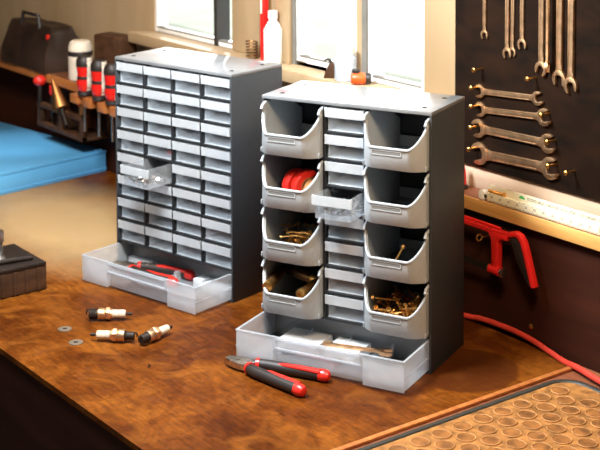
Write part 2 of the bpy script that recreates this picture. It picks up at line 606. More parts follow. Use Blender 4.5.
# ------------------------------------------------------------------ bench
bench = thing('workbench', 'long wooden workbench with a worn orange-brown stained top under the cabinets', 'workbench', (-1.2, -0.36, 0))
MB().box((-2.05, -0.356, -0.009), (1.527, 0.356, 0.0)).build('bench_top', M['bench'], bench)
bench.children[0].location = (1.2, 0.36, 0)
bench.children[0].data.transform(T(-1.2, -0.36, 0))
MB().box((-2.05, -0.354, -0.20), (2.5, -0.325, -0.0092)).build('apron', M['redboard'], bench)
for (x, y) in ((-1.95, -0.31), (-0.2, -0.31), (2.3, -0.31), (-1.95, 0.30), (-0.2, 0.30), (2.3, 0.30)):
    MB().box((x - 0.035, y - 0.012, -0.9), (x + 0.035, y + 0.035, -0.0092)).build('bench_leg', M['dark_wood'], bench)
MB().box((1.527, -0.356, -0.009), (2.5, 0.356, 0.0)).build('end_board', M['shelf_top'], bench)
tag(MB().box((0.3265, -0.716, 0.0002), (0.336, -0.012, 0.005)).build('edging_strip', M['orange_wood'], bevel=0.001), 'narrow wooden strip across the bench beside the ring mat', 'strip')

# ledge on the right of the cabinets
ledge = thing('wall_ledge', 'narrow brown ledge with a golden front edge below the spanner board', 'shelf', (0.6, 0.02, 0.2))
MB().box((-0.85, -0.028, 0.0), (0.7, 0.0249, 0.022)).build('ledge_top', M['shelf_top'], ledge)
MB().box((-0.85, -0.034, 0.0), (0.7, -0.028, 0.022)).build('ledge_edge', M['shelf_edge'], ledge, bevel=0.001)
#==CABINETS==
CW, CD, CH = 0.306, 0.1414, 0.42
ROW0, PITCH = 0.0585, 0.0444
def cabinet_root(name, label, frx, fry, th, lab_group=None):
    c, s = math.cos(th), math.sin(th)
    x = frx - CW / 2 * c - CD / 2 * s
    y = fry - CW / 2 * s + CD / 2 * c
    return thing(name, label, 'storage cabinet', (x, y, 0), th)
LOC = T(-CW / 2, -CD / 2, 0)      # local: u from the left side, v back from the front, z up

def shell(root, cols):
    """cols: inner u positions of the upright dividers"""
    t = 0.0035
    b = MB()
    b.box((0, 0, 0), (t, CD, CH - 0.006), LOC)
    b.box((CW - t, 0, 0), (CW, CD, CH - 0.006), LOC)
    b.box((t, 0.0, 0), (CW - t, CD, 0.003), LOC)
    b.box((t, CD - 0.003, 0.003), (CW - t, CD, CH - 0.006), LOC)
    b.build('body', M['black'], root, bevel=0.0006)
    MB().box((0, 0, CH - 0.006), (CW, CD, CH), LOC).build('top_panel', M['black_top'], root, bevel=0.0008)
    for u in cols:
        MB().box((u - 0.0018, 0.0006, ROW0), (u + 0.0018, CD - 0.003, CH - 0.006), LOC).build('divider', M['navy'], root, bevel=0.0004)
    h = MB().lathe([(0.0044, -0.002), (0.0044, 0.0003), (0.0, 0.0003)], seg=14)
    proto = None
    for (u, v) in ((0.024, 0.028), (0.024, 0.112), (0.282, 0.028), (0.282, 0.112)):
        p = LOC @ Vector((u, v, CH))
        if proto is None:
            proto = h.build('screw_hole', M['hole'], root, loc=p)
        else:
            inst(proto, 'screw_hole', root, loc=p)

def shelf_part(root, z, u0=0.0035, u1=CW - 0.0035, t=0.0036):
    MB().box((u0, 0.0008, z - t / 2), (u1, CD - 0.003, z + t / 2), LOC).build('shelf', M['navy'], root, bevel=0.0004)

def drawer_mesh(w, h, d, tk=0.0013):
    b = MB()
    b.box((-w / 2 + 0.003, 0.004, 0), (w / 2 - 0.003, d, tk))
    b.box((-w / 2 + 0.003, 0.0058, tk), (-w / 2 + 0.003 + tk, d, h))
    b.box((w / 2 - 0.003 - tk, 0.0058, tk), (w / 2 - 0.003, d, h))
    b.box((-w / 2 + 0.003 + tk, d - tk, tk), (w / 2 - 0.003 - tk, d, h))
    return b
def front_mesh(w, h, tk=0.0013):
    return MB().box((-w / 2 + 0.003, 0.004, tk), (w / 2 - 0.003, 0.0057, h))
def lip_mesh(w, h):
    # raised grip across the upper part of the front
    b = MB()
    z0 = h * 0.58
    prof = [(0.004, z0), (-0.0010, z0 + 0.0008), (-0.0030, h + 0.0012), (-0.0018, h + 0.0012), (0.0002, z0 + 0.0022), (0.004, z0 + 0.0016)]
    m = Matrix(((0, 0, 1, 0), (1, 0, 0, 0), (0, 1, 0, 0), (0, 0, 0, 1)))
    b.prism(prof, -w / 2, w / 2, m)
    b.box((-w / 2, -0.0020, z0 + 0.001), (-w / 2 + 0.0012, 0.004, h + 0.001))
    b.box((w / 2 - 0.0012, -0.0020, z0 + 0.001), (w / 2, 0.004, h + 0.001))
    return b
DH = 0.0375
DW = 0.0695
_dm = drawer_mesh(DW, DH, 0.125).mesh('drawer', M['tub'])
_fm = front_mesh(DW, DH).mesh('drawer_front', M['clear'])
_lm = lip_mesh(DW, DH).mesh('drawer_lip', M['frost'])
_dc = drawer_mesh(DW, DH, 0.125).mesh('drawer', M['clear_open'])
def small_drawer(root, u, z, pull=0.0, label=None):
    d = bpy.data.objects.new('drawer', _dc if label else _dm); COL.objects.link(d)
    d.parent = root
    d.location = LOC @ Vector((u, 0.0015 - pull, z))
    for nm, me in (('drawer_front', _fm), ('drawer_lip', _lm)):
        l = bpy.data.objects.new(nm, me); COL.objects.link(l)
        l.parent = d
    if label:
        d['label'] = label
    return d

def wide_drawer(root, pull, parts, label):
    """long clear drawer at the foot of the cabinet, pulled out"""
    z0, h, tk = 0.0045, 0.0475, 0.0018
    u0, u1 = 0.0045, CW - 0.0045
    vf, vb = -pull, 0.128 - pull
    b = MB()
    b.box((u0, vf + 0.002, z0 + tk), (u0 + tk, vb, z0 + h), LOC)             # sides
    b.box((u1 - tk, vf + 0.002, z0 + tk), (u1, vb, z0 + h), LOC)
    # front wall: two blocks that stand forward, a set-back middle
    a0, a1 = u0 + 0.068, u1 - 0.070
    b.box((u0, vf, z0), (a0, vf + tk, z0 + h), LOC)
    b.box((a1, vf, z0), (u1, vf + tk, z0 + h), LOC)
    b.box((a0, vf, z0 + 0.027), (a1, vf + tk, z0 + h), LOC)
    b.box((a0, vf + 0.010, z0), (a1, vf + 0.010 + tk, z0 + 0.027), LOC)
    b.box((a0, vf + tk, z0 + 0.0255), (a1, vf + 0.010 + tk, z0 + 0.027), LOC)
    b.box((a0 - tk, vf + tk, z0), (a0, vf + 0.010 + tk, z0 + 0.027), LOC)
    b.box((a1, vf + tk, z0), (a1 + tk, vf + 0.010 + tk, z0 + 0.027), LOC)
    d = b.build('wide_drawer', M['milk'], root, bevel=0.0004)
    d['label'] = label
    fb = MB().box((u0 + tk, vf + 0.012, z0), (u1 - tk, vb, z0 + tk), LOC)
    fb.box((u0 + tk, vb - tk, z0 + tk), (u1 - tk, vb, z0 + h - 0.006), LOC)
    fb.build('drawer_floor', M['clear_open'], d)
    # rim of thicker plastic round the top edge and a ridge half way up the sides
    r = MB()
    r.box((u0 - 0.0008, vf - 0.001, z0 + h), (u1 + 0.0008, vf + 0.0025, z0 + h + 0.0015), LOC)
    r.box((u0 - 0.0008, vf + 0.0025, z0 + h), (u0 + 0.0025, 0.0 - 0.0005, z0 + h + 0.0015), LOC)
    r.box((u1 - 0.0025, vf + 0.0025, z0 + h), (u1 + 0.0008, 0.0 - 0.0005, z0 + h + 0.0015), LOC)
    r.box((u0 - 0.0008, vf - 0.0008, z0 + 0.021), (u0, vb, z0 + 0.0225), LOC)
    r.box((u1, vf - 0.0008, z0 + 0.021), (u1 + 0.0008, vb, z0 + 0.0225), LOC)
    r.build('drawer_rim', M['milk'], d)
    # grip panel outlined on the front
    g = MB()
    g.box((a0 + 0.004, vf - 0.0022, z0 + 0.030), (a1 - 0.004, vf - 0.0002, z0 + 0.032), LOC)
    g.box((a0 + 0.004, vf - 0.0022, z0 + 0.0445), (a1 - 0.004, vf - 0.0002, z0 + 0.0462), LOC)
    g.box((a0 + 0.004, vf - 0.0022, z0 + 0.032), (a0 + 0.0055, vf - 0.0002, z0 + 0.0445), LOC)
    g.box((a1 - 0.0055, vf - 0.0022, z0 + 0.032), (a1 - 0.004, vf - 0.0002, z0 + 0.0445), LOC)
    g.build('label_frame', M['milk'], d)
    for (pu0, pu1, pv0, pv1) in parts:
        MB().box((pu0, pv0, z0 + tk), (pu1, pv1, z0 + tk + 0.016), LOC).build('light_patch', M['light_patch'], d, bevel=0.0006)  # white slabs stand in for bright light on the drawer floor
    for k in range(1, 4):
        u = u0 + (u1 - u0) * k / 4
        MB().box((u - 0.0012, 0.004, z0 + tk), (u + 0.0012, vb - tk, z0 + 0.020), LOC).build('partition', M['milk'], d)
    return d

# left cabinet: 4 x 8 small drawers
LX = (-0.2478, -0.2881, 0.23877)
RXC = (0.2099, -0.2191, 0.43838)
cabL = cabinet_root('drawer_cabinet', 'black cabinet of thirty-two small clear drawers over one wide drawer, behind and left', *LX)
CP = (CW - 0.007) / 4
shell(cabL, [0.0035 + CP * k for k in (1, 2, 3)])
for k in range(8):
    shelf_part(cabL, ROW0 + PITCH * k)
for row in range(8):
    for c in range(4):
        pull = 0.063 if (row, c) == (4, 1) else (0.001 * random.random())
        small_drawer(cabL, 0.0035 + CP * (c + 0.5), ROW0 + PITCH * (7 - row) + 0.0024, pull,
                     'drawer pulled out and full of small silver nuts' if pull > 0.01 else None)
wide_drawer(cabL, 0.094, [(0.012, 0.070, 0.019, 0.031), (0.084, 0.144, 0.019, 0.031), (0.200, 0.222, 0.006, 0.031), (0.232, 0.292, -0.004, 0.031)],
            'wide clear drawer pulled out with red pliers in it')

# right cabinet: two columns of open bins either side of eight small drawers
cabR = cabinet_root('bin_cabinet', 'black cabinet with grey open bins either side of small clear drawers, nearer and right', *RXC)
D1, D2 = 0.1165, 0.1895
shell(cabR, [D1, D2])
for k in range(8):
    shelf_part(cabR, ROW0 + PITCH * k, D1 + 0.0018, D2 - 0.0018)
for k in range(4):
    shelf_part(cabR, ROW0 + 2 * PITCH * k, 0.0035, D1 - 0.0018)
    shelf_part(cabR, ROW0 + 2 * PITCH * k, D2 + 0.0018, CW - 0.0035)
for row in range(8):
    small_drawer(cabR, (D1 + D2) / 2, ROW0 + PITCH * (7 - row) + 0.0024, 0.047 if row == 3 else 0.001 * random.random(),
                 'drawer pulled out and full of silver screws' if row == 3 else None)
wide_drawer(cabR, 0.096, [(0.045, 0.118, -0.030, 0.028), (0.132, 0.190, -0.034, 0.024)],
            'wide clear drawer pulled out with a spanner in it')

# grey bins
BW, BH = 0.1075, 0.080
def make_bin():
    """open-fronted stacking bin; local x across, y back, z up, origin at the cabinet's front plane"""
    root = thing('storage_bin', '', 'bin')
    t = 0.0024
    w = BW / 2
    vb = 0.128
    ch = 0.022                       # how much the front corners are cut
    vs, vf, vf0 = -0.008, -0.033, -0.024
    hl = 0.036                       # height of the front lip
    b = MB()
    b.box((-w, vs, 0.0), (w, vb, t))
    b.box((-w, vb - t, t), (w, vb, 0.020))
    side = [(vs, 0), (vb, 0), (vb, BH * 0.6), (vb * 0.55, BH), (vs + 0.004, BH), (vs - 0.001, BH - 0.006)]
    m = Matrix(((0, 0, 1, 0), (1, 0, 0, 0), (0, 1, 0, 0), (0, 0, 0, 1)))
    b.prism(side, -w, -w + t, m)
    b.prism(side, w - t, w, m)
    # floor forward of the sides
    b.prism([(-w, vs), (w, vs), (w - ch, vf0), (-w + ch, vf0)], 0.0, t)
    # wrap-round front: a strip in plan from left side to right side with a rising top edge
    plan = []
    for k in range(9):
        q = k / 8
        a = 0.5 * PI * (1 - q)
        px = w - ch * (1 - math.sin(a) ** 1.0) if False else w - ch * q ** 1.3
        top = hl + (BH - 0.008 - hl) * (1 - q) ** 1.7
        f = 1 - (1 - q) ** 1.3
        plan.append((px, f, top))
    full = [(-p[0], p[1], p[2]) for p in plan] + [(p[0], p[1], p[2]) for p in reversed(plan)]
    def ringpts(inset):
        out = []
        for px, f, top in full:
            x = px - inset * (1 if px > 0 else -1)
            lo = Vector((x, vs + (vf0 - vs) * f + inset, 0.0))
            mid = Vector((x, vs + (vf - vs) * f + inset, 0.0175))
            hi = Vector((x, vs + (vf - vs) * f + inset + (0.006 * (1 - f)), top))
            out.append((lo, mid, hi))
        return out
    A, B2 = ringpts(0.0), ringpts(t)
    va = [[b.bm.verts.new(p) for p in row] for row in A]
    vc = [[b.bm.verts.new(p) for p in row] for row in B2]
    n = len(full)
    for i in range(n - 1):
        for k in range(2):
            b.bm.faces.new([va[i][k], va[i + 1][k], va[i + 1][k + 1], va[i][k + 1]])
            b.bm.faces.new([vc[i][k], vc[i][k + 1], vc[i + 1][k + 1], vc[i + 1][k]])
        b.bm.faces.new([va[i][2], va[i + 1][2], vc[i + 1][2], vc[i][2]])
        b.bm.faces.new([va[i][0], vc[i][0], vc[i + 1][0], va[i + 1][0]])
    for i in (0, n - 1):
        for k in range(2):
            b.bm.faces.new([va[i][k], va[i][k + 1], vc[i][k + 1], vc[i][k]])
    b.build('tub', M['grey'], root, angle=28)
    # rounded rim along the front lip
    r = MB()
    pts = [(va_[2] + Vector((0, -0.0004, 0))) for va_ in A]
    r.tube(pts, 0.0022, 6)
    r.build('front_rim', M['grey'], root)
    # hanging flanges along the top of each side
    for s in (-1, 1):
        fl = MB()
        fl.tube([(s * (w - 0.0005), vs - 0.004, BH - 0.0085), (s * (w - 0.0005), vs + 0.001, BH - 0.002), (s * (w - 0.0005), vs + 0.010, BH + 0.0005), (s * (w - 0.0005), vb * 0.52, BH + 0.0005)], 0.0026, 8)
        fl.build('top_flange', M['grey'], root)
    # foot lugs at the lower front corners
    for s in (-1, 1):
        lg = MB().box((s * w - 0.0016, vs - 0.004, -0.0004), (s * w + 0.0006, vs + 0.012, 0.008))
        lg.build('foot_lug', M['grey'], root, bevel=0.001)
    # label holder on the front
    lb = MB()
    y = vf - 0.0012
    x0, x1, z0, z1 = -0.030, 0.022, 0.0245, 0.0330
    lb.box((x0, y, z0), (x1, y + 0.002, z0 + 0.0014)).box((x0, y, z1 - 0.0014), (x1, y + 0.002, z1))
    lb.box((x0, y, z0), (x0 + 0.0014, y + 0.002, z1)).box((x1 - 0.0014, y, z0), (x1, y + 0.002, z1))
    h = lb.build('label_holder', M['grey'], root)
    MB().box((x0 + 0.0014, y + 0.0006, z0 + 0.0014), (x1 - 0.0014, y + 0.0013, z1 - 0.0014)).build('label_slot', M['grey_dark'], h)
    return root

cR, sR = math.cos(RXC[2]), math.sin(RXC[2])
def at_cab(u, v, z, cab=RXC):
    """cabinet coordinates -> world"""
    c, s = math.cos(cab[2]), math.sin(cab[2])
    du = u - CW
    return Vector((cab[0] + du * c - v * s, cab[1] + du * s + v * c, z))
binproto = make_bin()
UL = (0.0035 + D1 - 0.0018) / 2
UR = (D2 + 0.0018 + CW - 0.0035) / 2
labels = {
    (0, 0): 'empty grey bin at the top of the left column in the near cabinet',
    (1, 0): 'grey bin holding red and brown tape rolls, second down in the left column',
    (2, 0): 'grey bin filled with loose brass screws, third down in the left column',
    (3, 0): 'grey bin holding thick brass bolts, bottom of the left column',
    (0, 1): 'empty grey bin at the top of the right column in the near cabinet',
    (1, 1): 'empty grey bin second down in the right column beside the pulled-out drawer',
    (2, 1): 'grey bin with one screw tip showing, third down in the right column',
    (3, 1): 'grey bin filled with long flanged brass screws, bottom of the right column',
}
BINZ = {}
first = True
for col, u in ((0, UL), (1, UR)):
    for row in range(4):
        z = ROW0 + 2 * PITCH * (3 - row) + 0.0022
        loc = at_cab(u, 0, z)
        if first:
            o = binproto; o.location = loc; o.rotation_euler = (0, 0, RXC[2]); first = False
        else:
            o = dup(binproto, loc=loc, rot=(0, 0, RXC[2]))
        o['label'] = labels[(row, col)]
        o['group'] = 'grey open bins in the near cabinet'
        BINZ[(row, col)] = (u, z)
#==OBJECTS==
# ------------------------------------------------------------------ contents of the bins
def screw_mesh(name, L, r, rh, m, hexhead=False):
    b = MB()
    b.lathe([(0.0002, -L), (r, -L * 0.88), (r, -0.0025)], seg=7)
    if hexhead:
        b.lathe([(rh * 1.45, -0.0012), (rh * 1.45, 0.0)], seg=12)
        b.lathe([(rh, 0.0), (rh, 0.0032)], seg=6)
        b.lathe([(rh * 0.5, 0.0031), (rh * 0.5, 0.0033)], seg=6)
    else:
        b.lathe([(r, -0.0026), (rh, -0.0006), (rh, 0.0)], seg=10)
    return b.mesh(name, m)
SCREW_THIN = screw_mesh('brass_screw', 0.034, 0.0011, 0.0025, M['brass'])
SCREW_FLANGE = screw_mesh('flanged_screw', 0.040, 0.0015, 0.0030, M['brass'], True)
SCREW_SILVER = screw_mesh('silver_screw', 0.026, 0.0011, 0.0024, M['steel'])
def loose(name, me, loc, rot, label, cat, group):
    o = bpy.data.objects.new(name, me)
    COL.objects.link(o)
    o.location = loc
    o.rotation_euler = rot
    return tag(o, label, cat, group)

def bin_point(key, du, v, dz):
    u, z = BINZ[key]
    return at_cab(u + du, v, z + dz)

rnd = random.Random(11)
def heap(n, key, me, L, name, label, cat, group, layers, dz, thick):
    """loose screws lying across each other, all of them inside the bin"""
    done = 0
    while done < n:
        layer = done * layers // n
        du, v, z = rnd.uniform(-0.046, 0.044), rnd.uniform(-0.010, 0.070), 0.006 + dz * layer + rnd.uniform(0, dz)
        pitch = rnd.uniform(-0.35, 0.45) if (rnd.random() < 0.6 or not thick) else rnd.uniform(0.5, 1.2)
        yaw = rnd.uniform(0, 2 * PI)
        rot = Euler((PI / 2 - pitch, 0, yaw))
        tip = rot.to_matrix() @ Vector((0, 0, -L))
        if abs(du + tip.x) > 0.047 or not -0.014 < v + tip.y < 0.10 or z + tip.z < 0.004:
            continue
        p = bin_point(key, du, v, z)
        loose(name, me, p, (rot.x, 0, yaw + RXC[2]), label, cat, group)
        done += 1
heap(56, (2, 0), SCREW_THIN, 0.034, 'brass_screw', 'thin brass screw in the heap filling the left-hand bin third from the top', 'screw', 'thin brass screws in the left bin', 4, 0.0095, False)
heap(60, (3, 1), SCREW_FLANGE, 0.040, 'flanged_screw', 'thick flanged brass screw in the heap filling the bottom bin on the right', 'screw', 'flanged screws in the bottom right bin', 4, 0.0098, True)
loose('brass_screw', SCREW_FLANGE, bin_point((2, 1), 0.012, -0.003, 0.050), (-0.5, 0.35, 0.3),
      'single brass screw leaning up inside the third bin of the right column', 'screw', None)

# thick bolts in the bottom left bin
def bolt(loc, rot, label, L=0.075, r=0.0085):
    t = thing('brass_bolt', label, 'bolt', loc, rot, 'thick bolts in the bottom left bin')
    MB().lathe([(r * 0.8, -L), (r, -L + 0.004), (r, -0.012)], seg=16).build('shank', M['dark_brass'], t)
    MB().lathe([(r * 1.05, -0.012), (r * 1.15, -0.006), (r * 1.05, 0.0), (r * 0.55, 0.0014), (r * 0.5, -0.002), (0, -0.002)], seg=16).build('bolt_head', M['brass'], t)
    return t
M['dark_brass'] = mat('tarnished_brass', (0.16, 0.075, 0.025), 0.4, 0.8, var=0.4, scale=80)
def bin_rot(rx, rz): return (rx, 0, RXC[2] + rz)
bolt(bin_point((3, 0), -0.036, -0.026, 0.043), bin_rot(PI / 2 + 0.12, 0.10), 'brass bolt with its gold end poking over the left side of the bottom bin')
bolt(bin_point((3, 0), 0.024, -0.022, 0.038), bin_rot(PI / 2 + 0.15, -0.12), 'brass bolt with its gold end over the right side of the bottom bin')
bolt(bin_point((3, 0), 0.030, 0.030, 0.048), (PI / 2 + 0.05, 0, RXC[2] + 1.35), 'dark brass bolt lying crosswise over the others in the bottom bin', 0.072)
bolt(bin_point((3, 0), 0.010, 0.010, 0.014), bin_rot(PI / 2, 0.4), 'dark brass bolt under the crosswise one in the bottom bin', 0.07)

# tape rolls in the second bin on the left
def roll(loc, rot, label, m, R=0.027, w=0.016):
    t = thing('tape_roll', label, 'tape roll', loc, rot, 'tape rolls in the second left bin')
    MB().lathe([(R * 0.60, -w / 2), (R * 0.98, -w / 2), (R, -w / 2 + 0.001), (R, w / 2 - 0.001), (R * 0.98, w / 2), (R * 0.60, w / 2), (R * 0.60, -w / 2)], seg=36).build('tape', m, t)
    MB().lathe([(R * 0.52, -w / 2 - 0.0002), (R * 0.60, -w / 2 - 0.0002), (R * 0.60, w / 2 + 0.0002), (R * 0.52, w / 2 + 0.0002), (R * 0.52, -w / 2 - 0.0002)], seg=36).build('core', M['brown_card'], t)
    return t
M['brown_card'] = mat('brown_cardboard', (0.36, 0.17, 0.06), 0.7)
roll(bin_point((1, 0), -0.004, 0.022, 0.031), (PI / 2, 0, RXC[2] + 1.15), 'red tape roll standing on edge, left of the rolls in the grey bin', M['red'])
roll(bin_point((1, 0), 0.017, 0.018, 0.032), (PI / 2, 0, RXC[2] + 1.05), 'red tape roll in the middle of the rolls in the grey bin', M['red'], 0.028)
roll(bin_point((1, 0), 0.038, 0.014, 0.027), (PI / 2, 0, RXC[2] + 1.05), 'brown tape roll at the right of the red rolls in the grey bin', M['brown_card'], 0.024)

# small parts in the pulled-out and loaded little drawers
def in_drawer(cab, col_u, row, du, v, dz):
    return at_cab(col_u + du, v, ROW0 + PITCH * (7 - row) + 0.0024 + dz, cab)
NUT = MB()
NUT.lathe([(0.0016, -0.0012), (0.0032, -0.0012), (0.0032, 0.0012), (0.0016, 0.0012), (0.0016, -0.0012)], seg=6)
NUT = NUT.mesh('hex_nut', M['steel'])
uL0 = 0.0035 + CP * 1.5
for k in range(70):
    p = in_drawer(LX, uL0, 4, rnd.uniform(-0.026, 0.026), rnd.uniform(-0.052, 0.0), 0.004 + 0.0035 * (k // 18) + rnd.uniform(0, 0.003))
    loose('hex_nut', NUT, p, (rnd.uniform(-1, 1), rnd.uniform(-1, 1), rnd.uniform(0, 3)),
          'small silver nut in the heap inside the far cabinet\'s pulled-out drawer', 'nut', 'silver nuts in the pulled-out drawer')
uRm = (D1 + D2) / 2
for k in range(40):
    p = in_drawer(RXC, uRm, 3, rnd.uniform(-0.024, 0.024), rnd.uniform(-0.034, 0.02), 0.005 + 0.004 * (k // 12) + rnd.uniform(0, 0.003))
    loose('silver_screw', SCREW_SILVER, p, (PI / 2 + rnd.uniform(-0.1, 0.1), 0, rnd.uniform(-0.7, 0.7) + RXC[2]),
          'silver screw in the heap inside the near cabinet\'s pulled-out drawer', 'screw', 'silver screws in the pulled-out drawer')
M['grey_lump'] = mat('dark_grey_rubber', (0.09, 0.08, 0.09), 0.6)
def cu(c): return 0.0035 + CP * (c + 0.5)
o = MB().ball((0, 0, 0), (0.016, 0.014, 0.006)).box((-0.012, -0.002, -0.004), (0.018, 0.002, 0.004)).build('rubber_grommet', M['grey_lump'], loc=in_drawer(LX, cu(2), 5, 0.006, 0.030, 0.0085))
tag(o, 'dark grommet seen through a drawer of the third column, sixth row', 'grommet')
o = MB().box((-0.014, -0.004, -0.003), (0.014, 0.004, 0.003)).lathe([(0.004, 0), (0.004, 0.006)]).build('red_clip', M['red'], loc=in_drawer(LX, cu(1), 3, 0.010, 0.030, 0.030))
o.location = in_drawer(LX, cu(1), 3, 0.010, 0.030, 0.0052)
tag(o, 'small red clip seen through a drawer of the second column', 'clip')
o = MB().lathe([(0.005, -0.006), (0.010, -0.006), (0.010, 0.006), (0.005, 0.006), (0.005, -0.006)]).build('grey_bush', M['grey_lump'], loc=in_drawer(LX, cu(2), 2, 0.012, 0.03, 0.0078))
tag(o, 'small grey bush seen through a drawer of the third column, third row', 'bush')

# ------------------------------------------------------------------ spanners
def spanner_mesh(L, R1, R2, t, m, a1=0.26, a2=0.26, wh=None):
    """double open-ended spanner along x, centred on its first head"""
    b = MB()
    def head(cx, R, rot, flip):
        w = R * 0.52
        a0 = math.asin(min(0.95, w / R)) + 0.14
        pts = [(R * math.cos(a), R * math.sin(a)) for a in [a0 + (2 * PI - 2 * a0) * k / 22 for k in range(23)]]
        pts = [(x if x < 0 else x * 1.12, y) for x, y in pts]
        pts += [(R * 0.62, -w)]
        pts += [(-0.12 * R + w * math.cos(a) * 0.55, w * math.sin(a)) for a in [-PI / 2 - PI * k / 6 for k in range(7)]]
        pts += [(R * 0.62, w)]
        m4 = T(cx, 0, 0) @ RZ((PI if flip else 0) + rot)
        b.prism(pts, -t / 2, t / 2, m4)
    head(0, R1, a1, True)
    head(L, R2, a2, False)
    wh = wh or R1 * 0.42
    x0, x1 = R1 * 0.72, L - R2 * 0.72
    b.prism([(x0 - 0.002, -R1 * 0.62), (x0 + R1 * 0.6, -wh), (x1 - R2 * 0.6, -wh), (x1 + 0.002, -R2 * 0.62), (x1 + 0.002, R2 * 0.62), (x1 - R2 * 0.6, wh), (x0 + R1 * 0.6, wh), (x0 - 0.002, R1 * 0.62)], -t * 0.36, t * 0.36)
    # forged rails either side of the sunken panel
    for s in (-1, 1):
        b.box((x0 + R1 * 0.9, s * wh * 0.62, -t * 0.44), (x1 - R2 * 0.9, s * wh * 0.98, t * 0.44))
    return b.mesh('spanner', m, bevel=0.0005)

BACKY = WY - 0.012
# the dark board the tools hang on
o = MB().box((-0.0055, WY - 0.0005, 0.2625), (1.1, WY - 0.012, 0.90)).build('tool_board', M['board'], bevel=0.001)
tag(o, 'dark stained board on the wall carrying the hanging spanners', 'tool board')
def wall_mtx(x, y, z, ang):
    """local xy -> wall plane xz, local z -> towards the room"""
    return T(x, y, z) @ RX(PI / 2) @ RZ(ang)
def hang_spanner(x0, z0, x1, z1, R1, R2, t, label, y=None, a1=0.26, a2=0.26):
    L = math.hypot(x1 - x0, z1 - z0)
    me = spanner_mesh(L, R1, R2, t, M['steel_warm'], a1, a2)
    o = bpy.data.objects.new('spanner', me)
    COL.objects.link(o)
    o.matrix_world = wall_mtx(x0, (BACKY - t * 0.5 - 0.0006) if y is None else y, z0, math.atan2(z1 - z0, x1 - x0))
    return tag(o, label, 'spanner', 'spanners hanging on the tool board')
hang_spanner(0.0612, 0.4000, 0.2000, 0.4092, 0.0120, 0.0122, 0.005, 'topmost of the four spanners hung crosswise on the dark board')
hang_spanner(0.0628, 0.3675, 0.2149, 0.3798, 0.0132, 0.0150, 0.005, 'second from top of the four spanners hung crosswise on the board')
hang_spanner(0.0594, 0.3332, 0.2244, 0.3372, 0.0165, 0.0165, 0.006, 'third from top of the four spanners hung crosswise on the board')
hang_spanner(0.0622, 0.2890, 0.2300, 0.2962, 0.0198, 0.0190, 0.006, 'lowest and largest of the four spanners hung crosswise, just above the ledge')
hang_spanner(0.1270, 0.4755, 0.1270, 0.6000, 0.0098, 0.0098, 0.004, 'small upright spanner at the left of the row, hanging in front of another', a1=0.2)
hang_spanner(0.1385, 0.4790, 0.1400, 0.6000, 0.0085, 0.0085, 0.003, 'small upright spanner half behind the leftmost upright one', a1=-0.1)
hang_spanner(0.1620, 0.4955, 0.1620, 0.6200, 0.0100, 0.0100, 0.004, 'upright spanner between the small pair and the large ones, barely in view', a1=0.2)
hang_spanner(0.0720, 0.5010, 0.0720, 0.6200, 0.0085, 0.0085, 0.004, 'upright spanner farthest left at the top edge of the board', a1=0.2)
hang_spanner(0.2070, 0.4600, 0.2070, 0.6500, 0.0128, 0.0135, 0.005, 'large upright spanner, first of the group at the right of the board', a1=-0.35)
o = hang_spanner(0.2290, 0.4680, 0.2290, 0.6500, 0.0110, 0.0115, 0.005, 'upright spanner turned edge-on between two large upright ones', a1=0.2)
o.matrix_world = T(0.2290, BACKY - 0.0120, 0.4680) @ RZ(-1.05) @ RX(PI / 2) @ RZ(PI / 2)
hang_spanner(0.2480, 0.4500, 0.2480, 0.6600, 0.0140, 0.0140, 0.006, 'large upright spanner with its jaws pointing down, right of the edge-on one', a1=0.0)
hang_spanner(0.2730, 0.4420, 0.2730, 0.6600, 0.0140, 0.0140, 0.006, 'large upright spanner at the far right of the hanging group', a1=0.3)

NAIL = MB().lathe([(0.0019, 0.004), (0.0019, -0.020), (0.0042, -0.0205), (0.0042, -0.0225), (0.0026, -0.0240), (0, -0.0242)], seg=10).mesh('brass_nail', M['brass'])
def nail(x, z, label, droop=0.0, yaw=0.0):
    o = bpy.data.objects.new('brass_nail', NAIL)
    COL.objects.link(o)
    o.location = (x, BACKY - 0.0002, z)
    o.rotation_euler = (-PI / 2 + droop, 0, yaw)
    return tag(o, label, 'nail', 'brass nails in the tool board')
for x, z, l in ((0.0573, 0.4069, 'topmost'), (0.0575, 0.3741, 'second'), (0.0564, 0.3366, 'third'), (0.0523, 0.2972, 'lowest')):
    nail(x, z, 'brass nail in the left jaw of the %s crosswise spanner' % l)
for x, z, l in ((0.2237, 0.3876, 'second'), (0.2375, 0.3449, 'third'), (0.2401, 0.3052, 'lowest')):
    nail(x, z, 'brass nail in the right jaw of the %s crosswise spanner' % l)
nail(0.0646, 0.4398, 'bare brass nail above the left end of the topmost crosswise spanner')
nail(0.1925, 0.4432, 'bare brass nail below the large upright spanners')
nail(0.2797, 0.3016, 'bare brass nail right of the lowest crosswise spanner')

# wrench lying in the near wide drawer, dark tool in front of it
def lay(me_or_obj, loc, rz, label, cat, name):
    o = bpy.data.objects.new(name, me_or_obj)
    COL.objects.link(o)
    o.location = loc
    o.rotation_euler = (0, 0, rz)
    return tag(o, label, cat)
o = lay(spanner_mesh(0.100, 0.0095, 0.0125, 0.005, M['steel_warm']), at_cab(0.132, -0.020, 0.0252), RXC[2] + 0.125, 'shiny spanner lying across the white light patches in the near wide drawer', 'spanner', 'spanner')
o = lay(spanner_mesh(0.095, 0.0085, 0.0095, 0.004, M['steel_dark2'] if 'steel_dark2' in M else M['steel_dark']), at_cab(0.068, -0.0420, 0.0090), RXC[2] + 0.02, 'dark spanner seen through the front of the near wide drawer', 'spanner', 'spanner')
o = lay(spanner_mesh(0.160, 0.0095, 0.0115, 0.005, M['steel']), at_cab(0.110, -0.064, 0.0092, LX), LX[2] + 0.06, 'silver spanner seen through the front of the far wide drawer', 'spanner', 'spanner')

